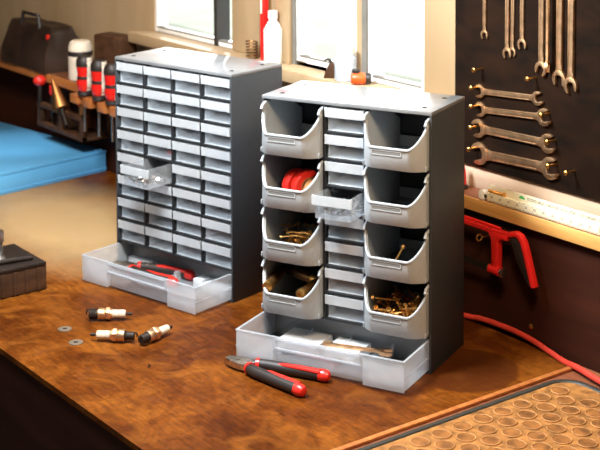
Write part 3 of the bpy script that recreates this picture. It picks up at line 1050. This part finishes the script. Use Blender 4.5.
# ------------------------------------------------------------------ pliers
def make_pliers(label, loc, rz, spread=0.033, L=0.175):
    t = thing('pliers', label, 'pliers', loc, rz)
    th = 0.0105
    for s in (-1, 1):
        j = MB()
        j.prism([(0.0, s * 0.0004), (0.0, s * 0.0052), (0.016, s * 0.0110), (0.034, s * 0.0135), (0.050, s * 0.0110), (0.052, s * 0.0004), (0.030, s * 0.0004), (0.024, s * 0.0022), (0.016, s * 0.0004)], -th / 2, th / 2, T(0, 0, 0.0095))
        j.build('jaw', M['steel_jaw'], t, bevel=0.0008)
    pv = MB().lathe([(0.0085, -0.0062), (0.0090, 0.0058), (0.0055, 0.0070), (0, 0.0070)], T(0.038, 0, 0.0095), seg=20)
    pv.build('pivot', M['steel_jaw'], t)
    for s in (-1, 1):
        prof = [(0.046, 0.0062), (0.056, 0.0125), (0.070, 0.0165), (0.095, 0.0205), (0.125, 0.0265), (L - 0.012, spread)]
        pts = [(x, s * y, 0.0098) for x, y in prof]
        b = MB().tube(pts, [0.0068, 0.0088, 0.0092, 0.0095, 0.0092, 0.0092], 14, 0.98)
        h = b.build('handle', M['black_rubber'], t)
        # red collar by the pivot
        MB().tube([(0.051, s * 0.0092, 0.0098), (0.056, s * 0.0120, 0.0098)], [0.0098, 0.0104], 14).build('collar', M['red'], h)
        # red inlay along the top and inner side
        st = [(0.082, s * 0.0155, 0.0165), (0.100, s * 0.0180, 0.0166), (0.125, s * 0.0232, 0.0164), (L - 0.014, s * (spread - 0.0042), 0.0160)]
        MB().tube(st, [0.0006, 0.0040, 0.0052, 0.0056], 10, 0.75).build('inlay', M['red'], h)
        a = Vector((0.125, s * 0.0265, 0.0098)); e = Vector((L - 0.012, s * spread, 0.0098)); d = (e - a).normalized()
        MB().tube([e - d * 0.006, e, e + d * 0.006, e + d * 0.0105, e + d * 0.0125], [0.0097, 0.0099, 0.0094, 0.0068, 0.002], 14).build('red_tip', M['red'], h)
    return t
M['steel_jaw'] = mat('worn_plier_steel', (0.50, 0.42, 0.34), 0.35, 1.0, var=0.4, scale=120)
make_pliers('red and black pliers lying on the bench in front of the near cabinet', (-0.0180, -0.4545, 0.0), math.atan2(0.054, 0.1625), 0.033, 0.176)
pl = make_pliers('red and black pliers lying in the far cabinet\'s wide drawer', at_cab(0.0090, -0.0140, 0.0066, LX), LX[2] + 0.11, 0.026, 0.175)

# ------------------------------------------------------------------ spark plugs and washers
def spark_plug(loc, rz, label, dirty=1.0):
    t = thing('spark_plug', label, 'spark plug', loc, rz, 'spark plugs on the bench')
    t.scale = (0.90, 0.90, 0.90)
    m = RY(PI / 2)
    b = MB().lathe([(0.0072 * dirty, 0.004), (0.0080 * dirty, 0.0065), (0.0072 * dirty, 0.009), (0.0080 * dirty, 0.0115), (0.0072 * dirty, 0.014), (0.0080 * dirty, 0.0165), (0.0072 * dirty, 0.019), (0.0095, 0.0215)], m, 18)
    b.build('threads', M['steel_dark'], t)
    MB().tube([(0.005, 0, 0.0062 * dirty), (0.0005, 0, 0.0060 * dirty), (-0.0012, 0, 0.004), (-0.0012, 0, -0.001)], 0.0016, 8).build('electrode', M['steel_dark'], t)
    b = MB().lathe([(0.0102, 0.0215), (0.0112, 0.0225), (0.0112, 0.034), (0.0102, 0.036)], m, 24)
    b.lathe([(0.0124, 0.0365), (0.0130, 0.0375), (0.0130, 0.0445), (0.0122, 0.0455)], m, 6)
    b.lathe([(0.0098, 0.036), (0.0098, 0.048), (0.0090, 0.0495)], m, 20)
    b.build('metal_shell', M['steel_warm'], t, bevel=0.0003)
    prof = [(0.0080, 0.0492)]
    for k in range(4):
        z = 0.052 + k * 0.0042
        prof += [(0.0080, z), (0.0076, z + 0.001), (0.0080, z + 0.002)]
    prof += [(0.0076, 0.0745), (0.0066, 0.0755)]
    MB().lathe(prof, m, 20).build('insulator', M['ceramic'], t)
    MB().lathe([(0.0026, 0.0755), (0.0026, 0.080), (0.0030, 0.081), (0.0030, 0.087), (0.0018, 0.088)], m, 12).build('terminal', M['steel_dark'], t)
    return t
def plug_between(d, e, label, dirty=1.0):
    rz = math.atan2(e[1] - d[1], e[0] - d[0])
    spark_plug((d[0], d[1], 0.0116), rz, label, dirty)
plug_between((-0.3330, -0.5395), (-0.2816, -0.4711), 'spark plug with a large sooty tip, farthest back of the three', 1.32)
plug_between((-0.1900, -0.5230), (-0.2480, -0.5860), 'middle spark plug, its bare end pointing left towards the washers')
plug_between((-0.1700, -0.5290), (-0.1905, -0.4530), 'rightmost spark plug, pointing at the far drawer', 1.1)
def washer(x, y, label):
    o = MB().lathe([(0.0036, 0.0), (0.0122, 0.0), (0.0122, 0.0014), (0.0036, 0.0014), (0.0036, 0.0)], seg=28).build('washer', M['zinc_dull'], loc=(x, y, 0.0001), bevel=0)
    return tag(o, label, 'washer', 'washers on the bench')
M['zinc_dull'] = mat('dull_zinc', (0.40, 0.33, 0.25), 0.5, 0.9, var=0.2, scale=150)
washer(-0.3178, -0.5911, 'flat washer farther from the bench edge, left of the back spark plug')
washer(-0.2510, -0.6049, 'flat washer nearer the bench edge, left of the middle spark plug')
o = MB().tube([(0.006 * math.cos(a), 0.006 * math.sin(a), 0.0012) for a in [0.3 * k for k in range(8)]], 0.0009, 6).build('bent_pin', M['steel_dark'], loc=(-0.0930, -0.5610, 0))
tag(o, 'tiny bent dark pin lying on the bench below the spark plugs', 'pin')
o = MB().tube([(-0.004, 0, 0.0016), (0.004, 0.001, 0.0016)], 0.0016, 8).build('dark_pellet', M['steel_dark'], loc=(0.2010, -0.2160, 0))
tag(o, 'small dark pellet on the bench beside the near cabinet', 'pellet')

# ------------------------------------------------------------------ block at the left edge, blue case
vs = thing('bench_block', 'dark weathered wooden block with an iron plate at the left edge of the bench', 'block', (-0.5800, -0.5850, 0))
MB().box((-0.075, -0.070, 0.0), (0.058, 0.062, 0.048)).build('wood_block', M['dark_wood'], vs, bevel=0.002)
gb = MB()
for k in range(5):
    y = -0.055 + k * 0.024
    gb.box((0.0581, y, 0.002), (0.0605, y + 0.010, 0.046))
gb.build('ribs', M['dark_wood'], vs, bevel=0.001)
MB().box((-0.078, -0.072, 0.048), (0.0600, 0.060, 0.054)).build('iron_plate', M['steel_dark'], vs, bevel=0.001)
MB().tube([(0.020, -0.05, 0.058), (0.030, 0.0, 0.060), (0.034, 0.045, 0.058)], [0.004, 0.005, 0.004], 10).build('iron_rod', M['steel_dark'], vs)
MB().lathe([(0.014, 0.054), (0.016, 0.060), (0.011, 0.066), (0.009, 0.085), (0.013, 0.092), (0.012, 0.110), (0, 0.112)], T(0.000, -0.010, 0), 16).build('screw_post', M['steel'], vs)

bx = thing('blue_case', 'long blue metal case lying flat on the bench against the wall', 'case', (-1.2216, -0.0120, 0.0), 0.153)
MB().box((-0.50, -0.42, 0.0), (0.0, 0.0, 0.046)).build('case_body', M['blue'], bx, bevel=0.0015)
MB().box((-0.5015, -0.4215, 0.0462), (0.0012, 0.0012, 0.053)).build('case_lid', M['blue'], bx, bevel=0.0012)
MB().box((-0.5010, -0.4210, 0.005), (0.0010, 0.0008, 0.010)).build('case_rib', M['blue'], bx, bevel=0.0008)
bx.children[0].data.update()

# ------------------------------------------------------------------ left shelf and its tools
sh = thing('tool_shelf', 'dark wooden shelf on the wall at the left above the blue case', 'shelf', (-1.7, -0.0405, 0.2))
MB().box((-0.75, -0.0235, 0.0), (0.70, 0.0395, 0.022)).build('shelf_board', M['dark_shelf'] if 'dark_shelf' in M else M['shelf_top'], sh, bevel=0.001)
MB().box((-0.75, -0.0295, 0.0), (0.70, -0.0236, 0.022)).build('shelf_lip', M['orange_wood'], sh, bevel=0.001)
rk = thing('screwdriver_rack', 'orange wooden rack with notches fixed to the front of the left shelf', 'rack', (-1.1125, -0.0885, 0.186))
MB().box((-0.105, 0.000, 0.0), (0.115, 0.018, 0.004)).build('rack_base', M['orange_wood'], rk, bevel=0.0008)
for k, x in enumerate((-0.097, -0.031, 0.042, 0.100)):
    MB().box((x - 0.0185, -0.018, 0.0002), (x + 0.0185, 0.016, 0.022)).build('rack_block', M['orange_wood'], rk, bevel=0.001)
def screwdriver(x, y, z, label, k=1.0):
    t = thing('screwdriver', label, 'screwdriver', (x, y, z), 0, 'red screwdrivers in the rack')
    b = MB().lathe([(0.0105, 0.004), (0.0150, 0.012), (0.0160, 0.024), (0.0140, 0.034), (0.0150, 0.046), (0.0165, 0.058)], seg=22)
    b.build('handle', M['red_gloss'], t)
    MB().lathe([(0.0120, -0.006), (0.0150, -0.003), (0.0140, 0.004), (0.0105, 0.0045)], seg=22).build('guard', M['black_rubber'], t)
    MB().lathe([(0.0146, 0.0290), (0.0150, 0.0310), (0.0150, 0.0355), (0.0146, 0.0375)], seg=22).build('grip_band', M['black_rubber'], t)
    MB().lathe([(0.0166, 0.058), (0.0172, 0.064), (0.0164, 0.073), (0.0120, 0.080), (0.0, 0.081)], seg=22).build('end_cap', M['black_rubber'], t)
    # pale side of the handle
    s = MB()
    for (z0, z1, r0, r1) in ((0.006, 0.020, 0.0126, 0.0162), (0.020, 0.036, 0.0162, 0.0150), (0.036, 0.060, 0.0150, 0.0176), (0.060, 0.078, 0.0178, 0.0150)):
        vv = []
        for z, r in ((z0, r0), (z1, r1)):
            vv.append([s.bm.verts.new(((r + 0.0006) * math.cos(a), (r + 0.0006) * math.sin(a), z)) for a in [-0.15 + 0.28 * q for q in range(7)]])
        for q in range(6):
            s.bm.faces.new([vv[0][q], vv[0][q + 1], vv[1][q + 1], vv[1][q]])
    s.build('pale_side', M['cream'], t, angle=60)
    t.scale = (1.18, 1.18, 1.12)
    MB().lathe([(0.0030, -0.085), (0.0030, -0.006)], seg=10).build('blade', M['steel'], t)
    return t
M['red_gloss'] = mat('glossy_red_handle', (0.66, 0.016, 0.012), 0.22, var=0.06)
RZ0 = 0.2155
screwdriver(-1.1780, -0.0920, RZ0, 'red-handled screwdriver at the left of the rack')
screwdriver(-1.1050, -0.0920, RZ0, 'red-handled screwdriver in the middle of the rack')
screwdriver(-1.0400, -0.0920, RZ0, 'red-handled screwdriver nearest the far drawer cabinet')

fr = thing('tool_holder', 'open dark wooden frame on the wall under the left shelf', 'frame', (-1.315, -0.045, 0.090))
for x in (-0.115, 0.0, 0.113):
    for y in (-0.040, 0.036):
        MB().box((x - 0.008, y - 0.007, 0.0), (x + 0.008, y + 0.007, 0.062)).build('upright', M['dark_wood'], fr, bevel=0.001)
for z in (0.0, 0.050):
    MB().box((-0.123, -0.0485, z), (0.121, -0.0335, z + 0.012)).build('rail', M['dark_wood'], fr, bevel=0.001)
MB().box((-0.123, -0.0334, 0.0005), (0.121, 0.0285, 0.008)).build('frame_floor', M['dark_wood'], fr, bevel=0.001)
# cone-shaped step drill leaning in the frame
sd = thing('step_drill', 'pointed copper-coloured step drill leaning in the dark frame', 'drill bit', (-1.288, -0.0985, 0.157), (0, -0.62, 0))
prof = []
for k in range(11):
    r = 0.0215 * (1 - k / 11.5)
    z = 0.0 + 0.0078 * k
    prof += [(r, z), (r, z + 0.0070)]
prof += [(0.0, 0.094)]
MB().lathe(prof, seg=24).build('cone', M['copper'], sd)
MB().lathe([(0.005, -0.045), (0.005, 0.0)], seg=12).build('drill_shank', M['steel_dark'], sd)
sd2 = MB().lathe([(0.006, 0), (0.0075, 0.02), (0.005, 0.04), (0.0012, 0.062), (0, 0.063)], seg=16).build('reamer', M['copper_dull'] if 'copper_dull' in M else M['copper'], loc=(-1.215, -0.081, 0.1525))
tag(sd2, 'small tapered reamer standing at the right end of the dark frame', 'reamer')
def hand_tool(name, label, x, y, z, mh, rh, lh, ls, ball=False):
    t = thing(name, label, 'hand tool', (x, y, z))
    if ball:
        MB().ball((0, 0, 0.012), (0.017, 0.017, 0.014)).build('handle', mh, t)
    else:
        MB().lathe([(rh * 0.7, 0), (rh, 0.006), (rh * 0.85, lh * 0.5), (rh, lh * 0.9), (rh * 0.5, lh)], seg=16).build('handle', mh, t)
    MB().lathe([(0.003, -ls), (0.0035, -ls * 0.6), (0.006, -ls * 0.55), (0.006, -0.004), (0.005, 0.001)], seg=12).build('shaft', M['steel_dark'], t)
    return t
hand_tool('awl', 'awl with a red ball handle at the left end of the dark frame', -1.425, -0.090, 0.195, M['red'], 0.012, 0.03, 0.09, True)
hand_tool('centre_punch', 'steel punch with a red cap left of the step drill', -1.378, -0.078, 0.176, M['red'], 0.009, 0.026, 0.098)
hand_tool('marking_tool', 'tool with a red handle behind the step drill', -1.318, -0.030, 0.150, M['red'], 0.009, 0.045, 0.06)
hand_tool('needle_file', 'thin tool with a red handle standing inside the dark frame', -1.268, -0.045, 0.098, M['red'], 0.008, 0.040, 0.018)
hk = MB().tube([(0, 0, 0.03), (0, -0.004, 0.01), (0.004, -0.008, -0.01), (0.012, -0.010, -0.018)], 0.0022, 8).build('wall_hook', M['steel'], loc=(-1.10, -0.002, 0.130))
tag(hk, 'bent steel hook on the dark boarding below the screwdrivers', 'hook')

# on the left shelf
SZ = 0.2222
bt = thing('paint_tin', 'cream tin with a black band standing on the left shelf behind the screwdrivers', 'tin', (-1.316, -0.030, SZ))
MB().lathe([(0.030, 0.0), (0.0305, 0.002), (0.0305, 0.058), (0.029, 0.060)], seg=28).build('tin_body', M['cream'], bt)
MB().lathe([(0.0308, 0.060), (0.0315, 0.062), (0.0315, 0.070), (0.0308, 0.072)], seg=28).build('tin_band', M['black_rubber'], bt)
MB().lathe([(0.030, 0.072), (0.0300, 0.082), (0.026, 0.094), (0.020, 0.098), (0.0, 0.099)], seg=28).build('tin_lid', M['cream'], bt)
mb = thing('wooden_mallet', 'dark brown wooden mallet head on the shelf behind the far cabinet', 'mallet', (-1.165, -0.015, SZ), 0.2)
MB().box((-0.048, -0.028, 0.050), (0.052, 0.028, 0.130)).build('mallet_head', M['dark_wood'], mb, bevel=0.006)
MB().lathe([(0.012, 0.0), (0.011, 0.051)], seg=14).build('mallet_handle', M['dark_wood'], mb)
bag = thing('tool_bag', 'dark leather tool bag slumped on the left shelf', 'bag', (-1.54, -0.020, SZ))
b = MB().box((-0.15, -0.055, 0.0), (0.115, 0.060, 0.115))
bmesh.ops.subdivide_edges(b.bm, edges=b.bm.edges[:], cuts=5, use_grid_fill=True)
for v in b.bm.verts:
    k = v.co.z / 0.115
    v.co.x *= 1 - 0.12 * k * k
    v.co.y *= 1 - 0.45 * k * k
    v.co += Vector((rnd.uniform(-1, 1), rnd.uniform(-1, 1), rnd.uniform(-1, 0.3) if v.co.z > 0.01 else 0)) * 0.0035
b.build('bag_body', M['leather'] if 'leather' in M else M['black_rubber'], bag, angle=80)
MB().tube([(-0.07, -0.03, 0.105), (-0.06, -0.03, 0.140), (0.03, -0.03, 0.140), (0.04, -0.03, 0.105)], 0.005, 8).build('bag_handle', M['black_rubber'], bag)
MB().ball((0, 0, 0), (0.012, 0.006, 0.012)).build('bag_button', M['red'], bag, loc=(0.095, -0.034, 0.088))

# ------------------------------------------------------------------ hacksaw
hs = thing('hacksaw', 'small red hacksaw hanging below the ledge from a brass eye', 'hacksaw', (0.16, -0.026, 0.18))
def flat_strap(pts, w, t):
    """strap: pts in xz of the saw's plane, t thick in that plane, w deep along y"""
    b = MB()
    n = len(pts)
    L, R = [], []
    for i, p in enumerate(pts):
        a = Vector(pts[max(i - 1, 0)]); c = Vector(pts[min(i + 1, n - 1)])
        d = (c - a).normalized()
        nn = Vector((-d.y, d.x))
        L.append(Vector(p) + nn * t / 2); R.append(Vector(p) - nn * t / 2)
    poly = [(p.x, p.y) for p in L] + [(p.x, p.y) for p in reversed(R)]
    b.prism(poly, -w / 2, w / 2, RX(PI / 2))
    return b
flat_strap([(-0.36, 0.0035), (-0.09, 0.0040), (0.020, 0.0030), (0.030, 0.0040), (0.040, 0.0085), (0.0485, 0.0100), (0.0565, 0.0080), (0.0640, -0.0005), (0.0700, -0.0150), (0.0885, -0.0700)], 0.012, 0.0085).build('frame', M['red_paint'], hs, bevel=0.0015)
flat_strap([(-0.36, 0.0105), (-0.09, 0.0110), (0.010, 0.0100)], 0.004, 0.004).build('frame_ridge', M['red_paint'], hs, bevel=0.0008)
b = MB()
b.prism([(-0.016, 0.002), (-0.0075, -0.010), (-0.0055, -0.058), (0.0075, -0.058), (0.0085, -0.012), (0.018, -0.006), (0.030, -0.006), (0.030, 0.004)], -0.007, 0.007, RX(PI / 2))
b.build('blade_arm', M['red_paint'], hs, bevel=0.002)
b = MB()
b.prism([(0.0335, 0.0010), (0.0500, 0.0050), (0.0570, 0.0010), (0.0640, -0.0150), (0.0815, -0.0690), (0.0770, -0.0700), (0.0500, -0.0360), (0.0380, -0.0080)], -0.004, 0.004, RX(PI / 2))
b.build('dark_plate', M['black_rubber'], hs, bevel=0.0015)  # flat dark plate along the inner side of the frame's leg
MB().lathe([(0.0075, -0.004), (0.0075, 0.006)], T(-0.010, -0.002, -0.063) @ RY(PI / 2), 16).build('knurled_nut', M['brass'], hs)
MB().lathe([(0.0085, -0.012), (0.0085, 0.010)], T(0.001, -0.002, -0.063) @ RY(PI / 2), 18).build('red_boss', M['red_paint'], hs)
bo = MB().lathe([(0.0030, -0.012), (0.0030, 0.012), (0.0080, 0.0125), (0.0080, 0.0165), (0.0050, 0.0175), (0, 0.0176)], T(0.004, -0.004, -0.063) @ RY(PI / 2) , 18).build('steel_bolt', M['steel'], hs)
MB().box((-0.36, -0.0006, -0.070), (-0.004, 0.0006, -0.057)).build('saw_blade', M['steel_dark'], hs)
MB().lathe([(0.013, 0.0), (0.0135, 0.006), (0.0135, 0.044), (0.0120, 0.050)], T(0.080, 0.0, -0.120), 18, 0.7).build('grip', M['black_rubber'], hs) if False else None
ey = MB()
ey.tube([(0.0, 0.006, 0.0), (0.0, -0.026, -0.001)], 0.0016, 8)
ey.torus((0, 0, 0), 0.0055, 0.0014, T(0.0, -0.0315, -0.001) @ RY(PI / 2), 20, 8)
o = ey.build('screw_eye', M['brass'], loc=(0.1290, 0.0, 0.1655), rot=(0, 0, -0.15))
tag(o, 'brass screw eye in the dark boarding under the hacksaw', 'screw eye')
o = MB().lathe([(0.0035, 0.002), (0.0045, -0.001), (0.0025, -0.0025), (0, -0.003)], seg=12).build('brass_tack', M['brass'], loc=(0.2170, -0.0005, 0.0300), rot=(-PI / 2, 0, 0))
tag(o, 'brass tack low on the dark boarding above the red cord', 'tack')

# ------------------------------------------------------------------ folding rule on the ledge
fo = thing('folding_rule', 'yellowish white folding rule lying on the ledge beside a brass peg', 'folding rule', (0.105, 0.0, 0.2222))
def ticks(b, x0, x1, y, z0, step, h):
    k = 0
    x = x0
    while x < x1:
        hh = h * (1.0 if k % 10 == 0 else 0.75 if k % 5 == 0 else 0.5)
        b.box((x, y, z0), (x + 0.0005, y - 0.0002, z0 + hh))
        x += step; k += 1
MB().box((0.012, -0.0060, 0.0), (0.262, -0.0028, 0.0145)).build('front_leaf', M['rule'], fo, bevel=0.0004)
MB().box((0.006, 0.0035, 0.0), (0.262, 0.0065, 0.0260)).build('rear_leaf', M['rule'], fo, bevel=0.0004)
MB().box((0.010, -0.0026, 0.0), (0.262, 0.0033, 0.0135)).build('middle_leaf', M['rule'], fo, bevel=0.0004)
MB().box((-0.008, -0.0070, 0.0), (0.0055, 0.0068, 0.0150)).build('end_joint', M['white_plastic'], fo, bevel=0.0012)
MB().lathe([(0.0035, 0.0), (0.0030, 0.0012), (0, 0.0013)], T(0.0085, -0.0060, 0.0075) @ RX(PI / 2), 14).build('rivet', M['ink'], fo)
tk = MB()
ticks(tk, 0.018, 0.260, -0.00605, 0.0, 0.0020, 0.0052)
ticks(tk, 0.018, 0.260, -0.00605, 0.0142, 0.0100, -0.0030)
r2 = random.Random(3)
for k in range(12):            # the figures by every second centimetre
    x = 0.020 + 0.020 * k
    tk.box((x + 0.0012, -0.00605, 0.0070), (x + 0.0022, -0.00625, 0.0105))
    tk.box((x + 0.0032, -0.00605, 0.0070), (x + 0.0052, -0.00625, 0.0078)).box((x + 0.0032, -0.00605, 0.0098), (x + 0.0052, -0.00625, 0.0105)).box((x + 0.0046, -0.00605, 0.0070), (x + 0.0052, -0.00625, 0.0105))
tk.build('scale_marks', M['ink'], fo)
lt = MB()
x = 0.098
while x < 0.255:               # row of small printed letters
    w = r2.choice((0.0022, 0.0030, 0.0036))
    kind = r2.randrange(3)
    lt.box((x, 0.0034, 0.0180), (x + 0.0007, 0.0032, 0.0225))
    if kind != 1:
        lt.box((x, 0.0034, 0.0219), (x + w, 0.0032, 0.0225))
    if kind != 2:
        lt.box((x + w - 0.0007, 0.0034, 0.0180), (x + w, 0.0032, 0.0225))
    lt.box((x, 0.0034, 0.0180), (x + w, 0.0032, 0.0186))
    x += w + 0.0014
    if r2.random() < 0.18:
        x += 0.004
lt.build('printed_letters', M['ink'], fo)
MB().prism([(0.078, 0.0178), (0.092, 0.0178), (0.092, 0.0200), (0.086, 0.0235), (0.080, 0.0215)], 0, 0.0002, T(0, 0.0034, 0) @ RX(PI / 2)).build('printed_emblem', M['green_ink'], fo)
o = MB().lathe([(0.0028, 0.0), (0.0028, 0.034), (0.0040, 0.0345), (0.0040, 0.038), (0, 0.0385)], seg=12).build('brass_peg', M['brass'], loc=(0.1120, 0.0000, 0.2500), rot=(0, PI / 2, 0))
o.location = (0.1150, 0.0000, 0.2387)
tag(o, 'brass peg lying on top of the folding rule by its white end', 'peg')

# red-handled tool behind the near cabinet
rt = thing('red_clamp', 'red clamp standing on the ledge half hidden by the near cabinet', 'clamp', (0.030, 0.012, 0.2222))
MB().box((-0.012, -0.010, 0.0), (0.0125, 0.010, 0.008)).build('clamp_foot', M['black_rubber'], rt, bevel=0.002)
MB().prism([(-0.008, 0.008), (0.0115, 0.008), (0.0100, 0.030), (0.0040, 0.048), (-0.006, 0.048)], -0.007, 0.007, RX(PI / 2)).build('clamp_body', M['red_paint'], rt, bevel=0.002)

# ------------------------------------------------------------------ window sill
SL = 0.3662
def sill_tool():
    t = thing('hooked_scraper', 'small dark brown hooked tool standing on the window sill', 'scraper', (-0.335, 0.010, SL), 0.75)
    MB().prism([(-0.0165, 0.0), (0.0165, 0.0), (0.0150, 0.012), (0.0065, 0.026), (0.0010, 0.0325), (-0.0040, 0.030), (-0.0120, 0.014)], -0.006, 0.006, RX(PI / 2)).build('scraper_body', M['dark_wood'], t, bevel=0.002)
    MB().tube([(0.0005, 0, 0.030), (-0.0045, 0, 0.036), (-0.0110, 0, 0.037), (-0.0140, 0, 0.034)], [0.0036, 0.0030, 0.0024, 0.0016], 8).build('scraper_hook', M['steel_dark'], t)
sill_tool()
j = thing('plastic_jar', 'cloudy plastic jar on the sill between the brown tool and the orange one', 'jar', (-0.2965, 0.014, SL))
MB().lathe([(0.0, 0.0), (0.021, 0.0), (0.022, 0.003), (0.022, 0.046), (0.017, 0.052), (0.017, 0.056), (0.0160, 0.056), (0.0160, 0.0515), (0.0208, 0.0455), (0.0208, 0.004), (0.0, 0.0035)], seg=26).build('jar_body', M['milk'], j)
MB().lathe([(0.0185, 0.054), (0.0185, 0.066), (0.0175, 0.067), (0, 0.067)], seg=26).build('jar_lid', M['cream'], j)
nz = thing('hose_nozzle', 'orange and black hose fitting lying on the sill by the window post', 'hose fitting', (-0.2490, 0.010, SL), 0.9)
MB().lathe([(0.009, -0.016), (0.0115, -0.010), (0.0115, 0.008), (0.0090, 0.014)], T(0, 0, 0.0118) @ RY(PI / 2), 18).build('orange_body', M['orange'], nz, bevel=0.0004)
MB().lathe([(0.0098, 0.012), (0.0105, 0.014), (0.0105, 0.021), (0.0085, 0.023)], T(0, 0, 0.0118) @ RY(PI / 2), 18).build('black_collar', M['black_rubber'], nz)
MB().lathe([(0.0075, 0.0), (0.0080, 0.006), (0.0065, 0.008), (0, 0.0082)], T(-0.006, 0.002, 0.0215), 16).build('black_cap', M['black_rubber'], nz)
cw = MB()
helix = []
for k in range(90):
    a = k * 0.42
    helix.append((0.0125 * math.cos(a), 0.0125 * math.sin(a), 0.0018 + 0.00042 * k))
cw.tube(helix, 0.0015, 6)
o = cw.build('wire_coil', M['dark_brass'], loc=(-0.615, 0.012, SL))
tag(o, 'coil of brown wire standing on the sill by the left window post', 'wire coil')
lv = thing('spirit_level', 'red ruler-like level standing upright beside the brown wire coil', 'level', (-0.582, 0.022, SL))
MB().box((-0.005, -0.008, 0.0), (0.005, 0.008, 0.22)).build('level_body', M['red_paint'], lv, bevel=0.001)
MB().box((-0.003, -0.0086, 0.10), (0.003, -0.0081, 0.13)).build('level_window', M['cream'], lv)
bt2 = thing('white_bottle', 'white plastic bottle on the sill right of the red level', 'bottle', (-0.545, 0.018, SL))
MB().lathe([(0.019, 0.0), (0.020, 0.003), (0.020, 0.070), (0.012, 0.085), (0.009, 0.088), (0.009, 0.094)], seg=24).build('bottle_body', M['white_plastic'], bt2)
MB().lathe([(0.0105, 0.094), (0.0105, 0.110), (0, 0.111)], seg=18).build('bottle_cap', M['white_plastic'], bt2)

# ------------------------------------------------------------------ cord and ring mat
cd = MB()
cpts = [(-0.30, -0.0060, 0.0052), (-0.10, -0.0060, 0.0052), (0.057, -0.0062, 0.0056), (0.100, -0.0056, 0.0108), (0.140, -0.0056, 0.0130), (0.185, -0.0056, 0.0135), (0.230, -0.0075, 0.0105), (0.270, -0.0130, 0.0066), (0.312, -0.0225, 0.0052), (0.345, -0.0320, 0.0096), (0.40, -0.0450, 0.0102), (0.50, -0.0600, 0.0052), (0.65, -0.0540, 0.0052), (0.95, -0.0500, 0.0052)]
def smooth(pts, n=5):
    out = []
    P = [Vector(p) for p in pts]
    for i in range(len(P) - 1):
        p0, p1, p2, p3 = P[max(i - 1, 0)], P[i], P[i + 1], P[min(i + 2, len(P) - 1)]
        for k in range(n):
            t = k / n
            out.append(0.5 * ((2 * p1) + (p2 - p0) * t + (2 * p0 - 5 * p1 + 4 * p2 - p3) * t * t + (3 * p1 - p0 - 3 * p2 + p3) * t ** 3))
    out.append(P[-1])
    return out
o = cd.tube(smooth(cpts), 0.0048, 10).build('extension_cord', M['cord'])
tag(o, 'red cord running along the foot of the wall from behind the near cabinet', 'cord')

mt = thing('ring_mat', 'brown mat of round discs with a dark rubber rim at the right front', 'mat', (0.352, -0.062, 0.0))
rim = [(0.0, -0.62), (0.0, -0.040)] + [(0.040 - 0.040 * math.cos(a), -0.040 + 0.040 * math.sin(a)) for a in [PI / 2 * k / 6 for k in range(1, 7)]] + [(0.42, 0.0), (0.42, -0.62)]
MB().prism(rim, 0.0, 0.0030).build('mat_base', M['mat_plate'], mt)
rb = MB()
rb.tube([(x, y, 0.0030) for x, y in rim[:-1]], 0.0052, 8, 0.55)
rb.build('mat_rim', M['mat_rim'], mt)
dk = MB(); rg = MB()
row = 0
x = 0.030
while x < 0.40:
    y = -0.0475 - (0.0205 if row % 2 else 0.0)
    while y > -0.61:
        dk.lathe([(0.0132, 0.0030), (0.0132, 0.0038), (0, 0.0038)], T(x, y, 0), 18)
        rg.torus((x, y, 0.0040), 0.0138, 0.0010, None, 20, 6)
        y -= 0.0410
    x += 0.0290
    row += 1
dk.build('discs', M['mat_disc'], mt)
rg.build('disc_rings', M['mat_ring'] if 'mat_ring' in M else M['brass'], mt)
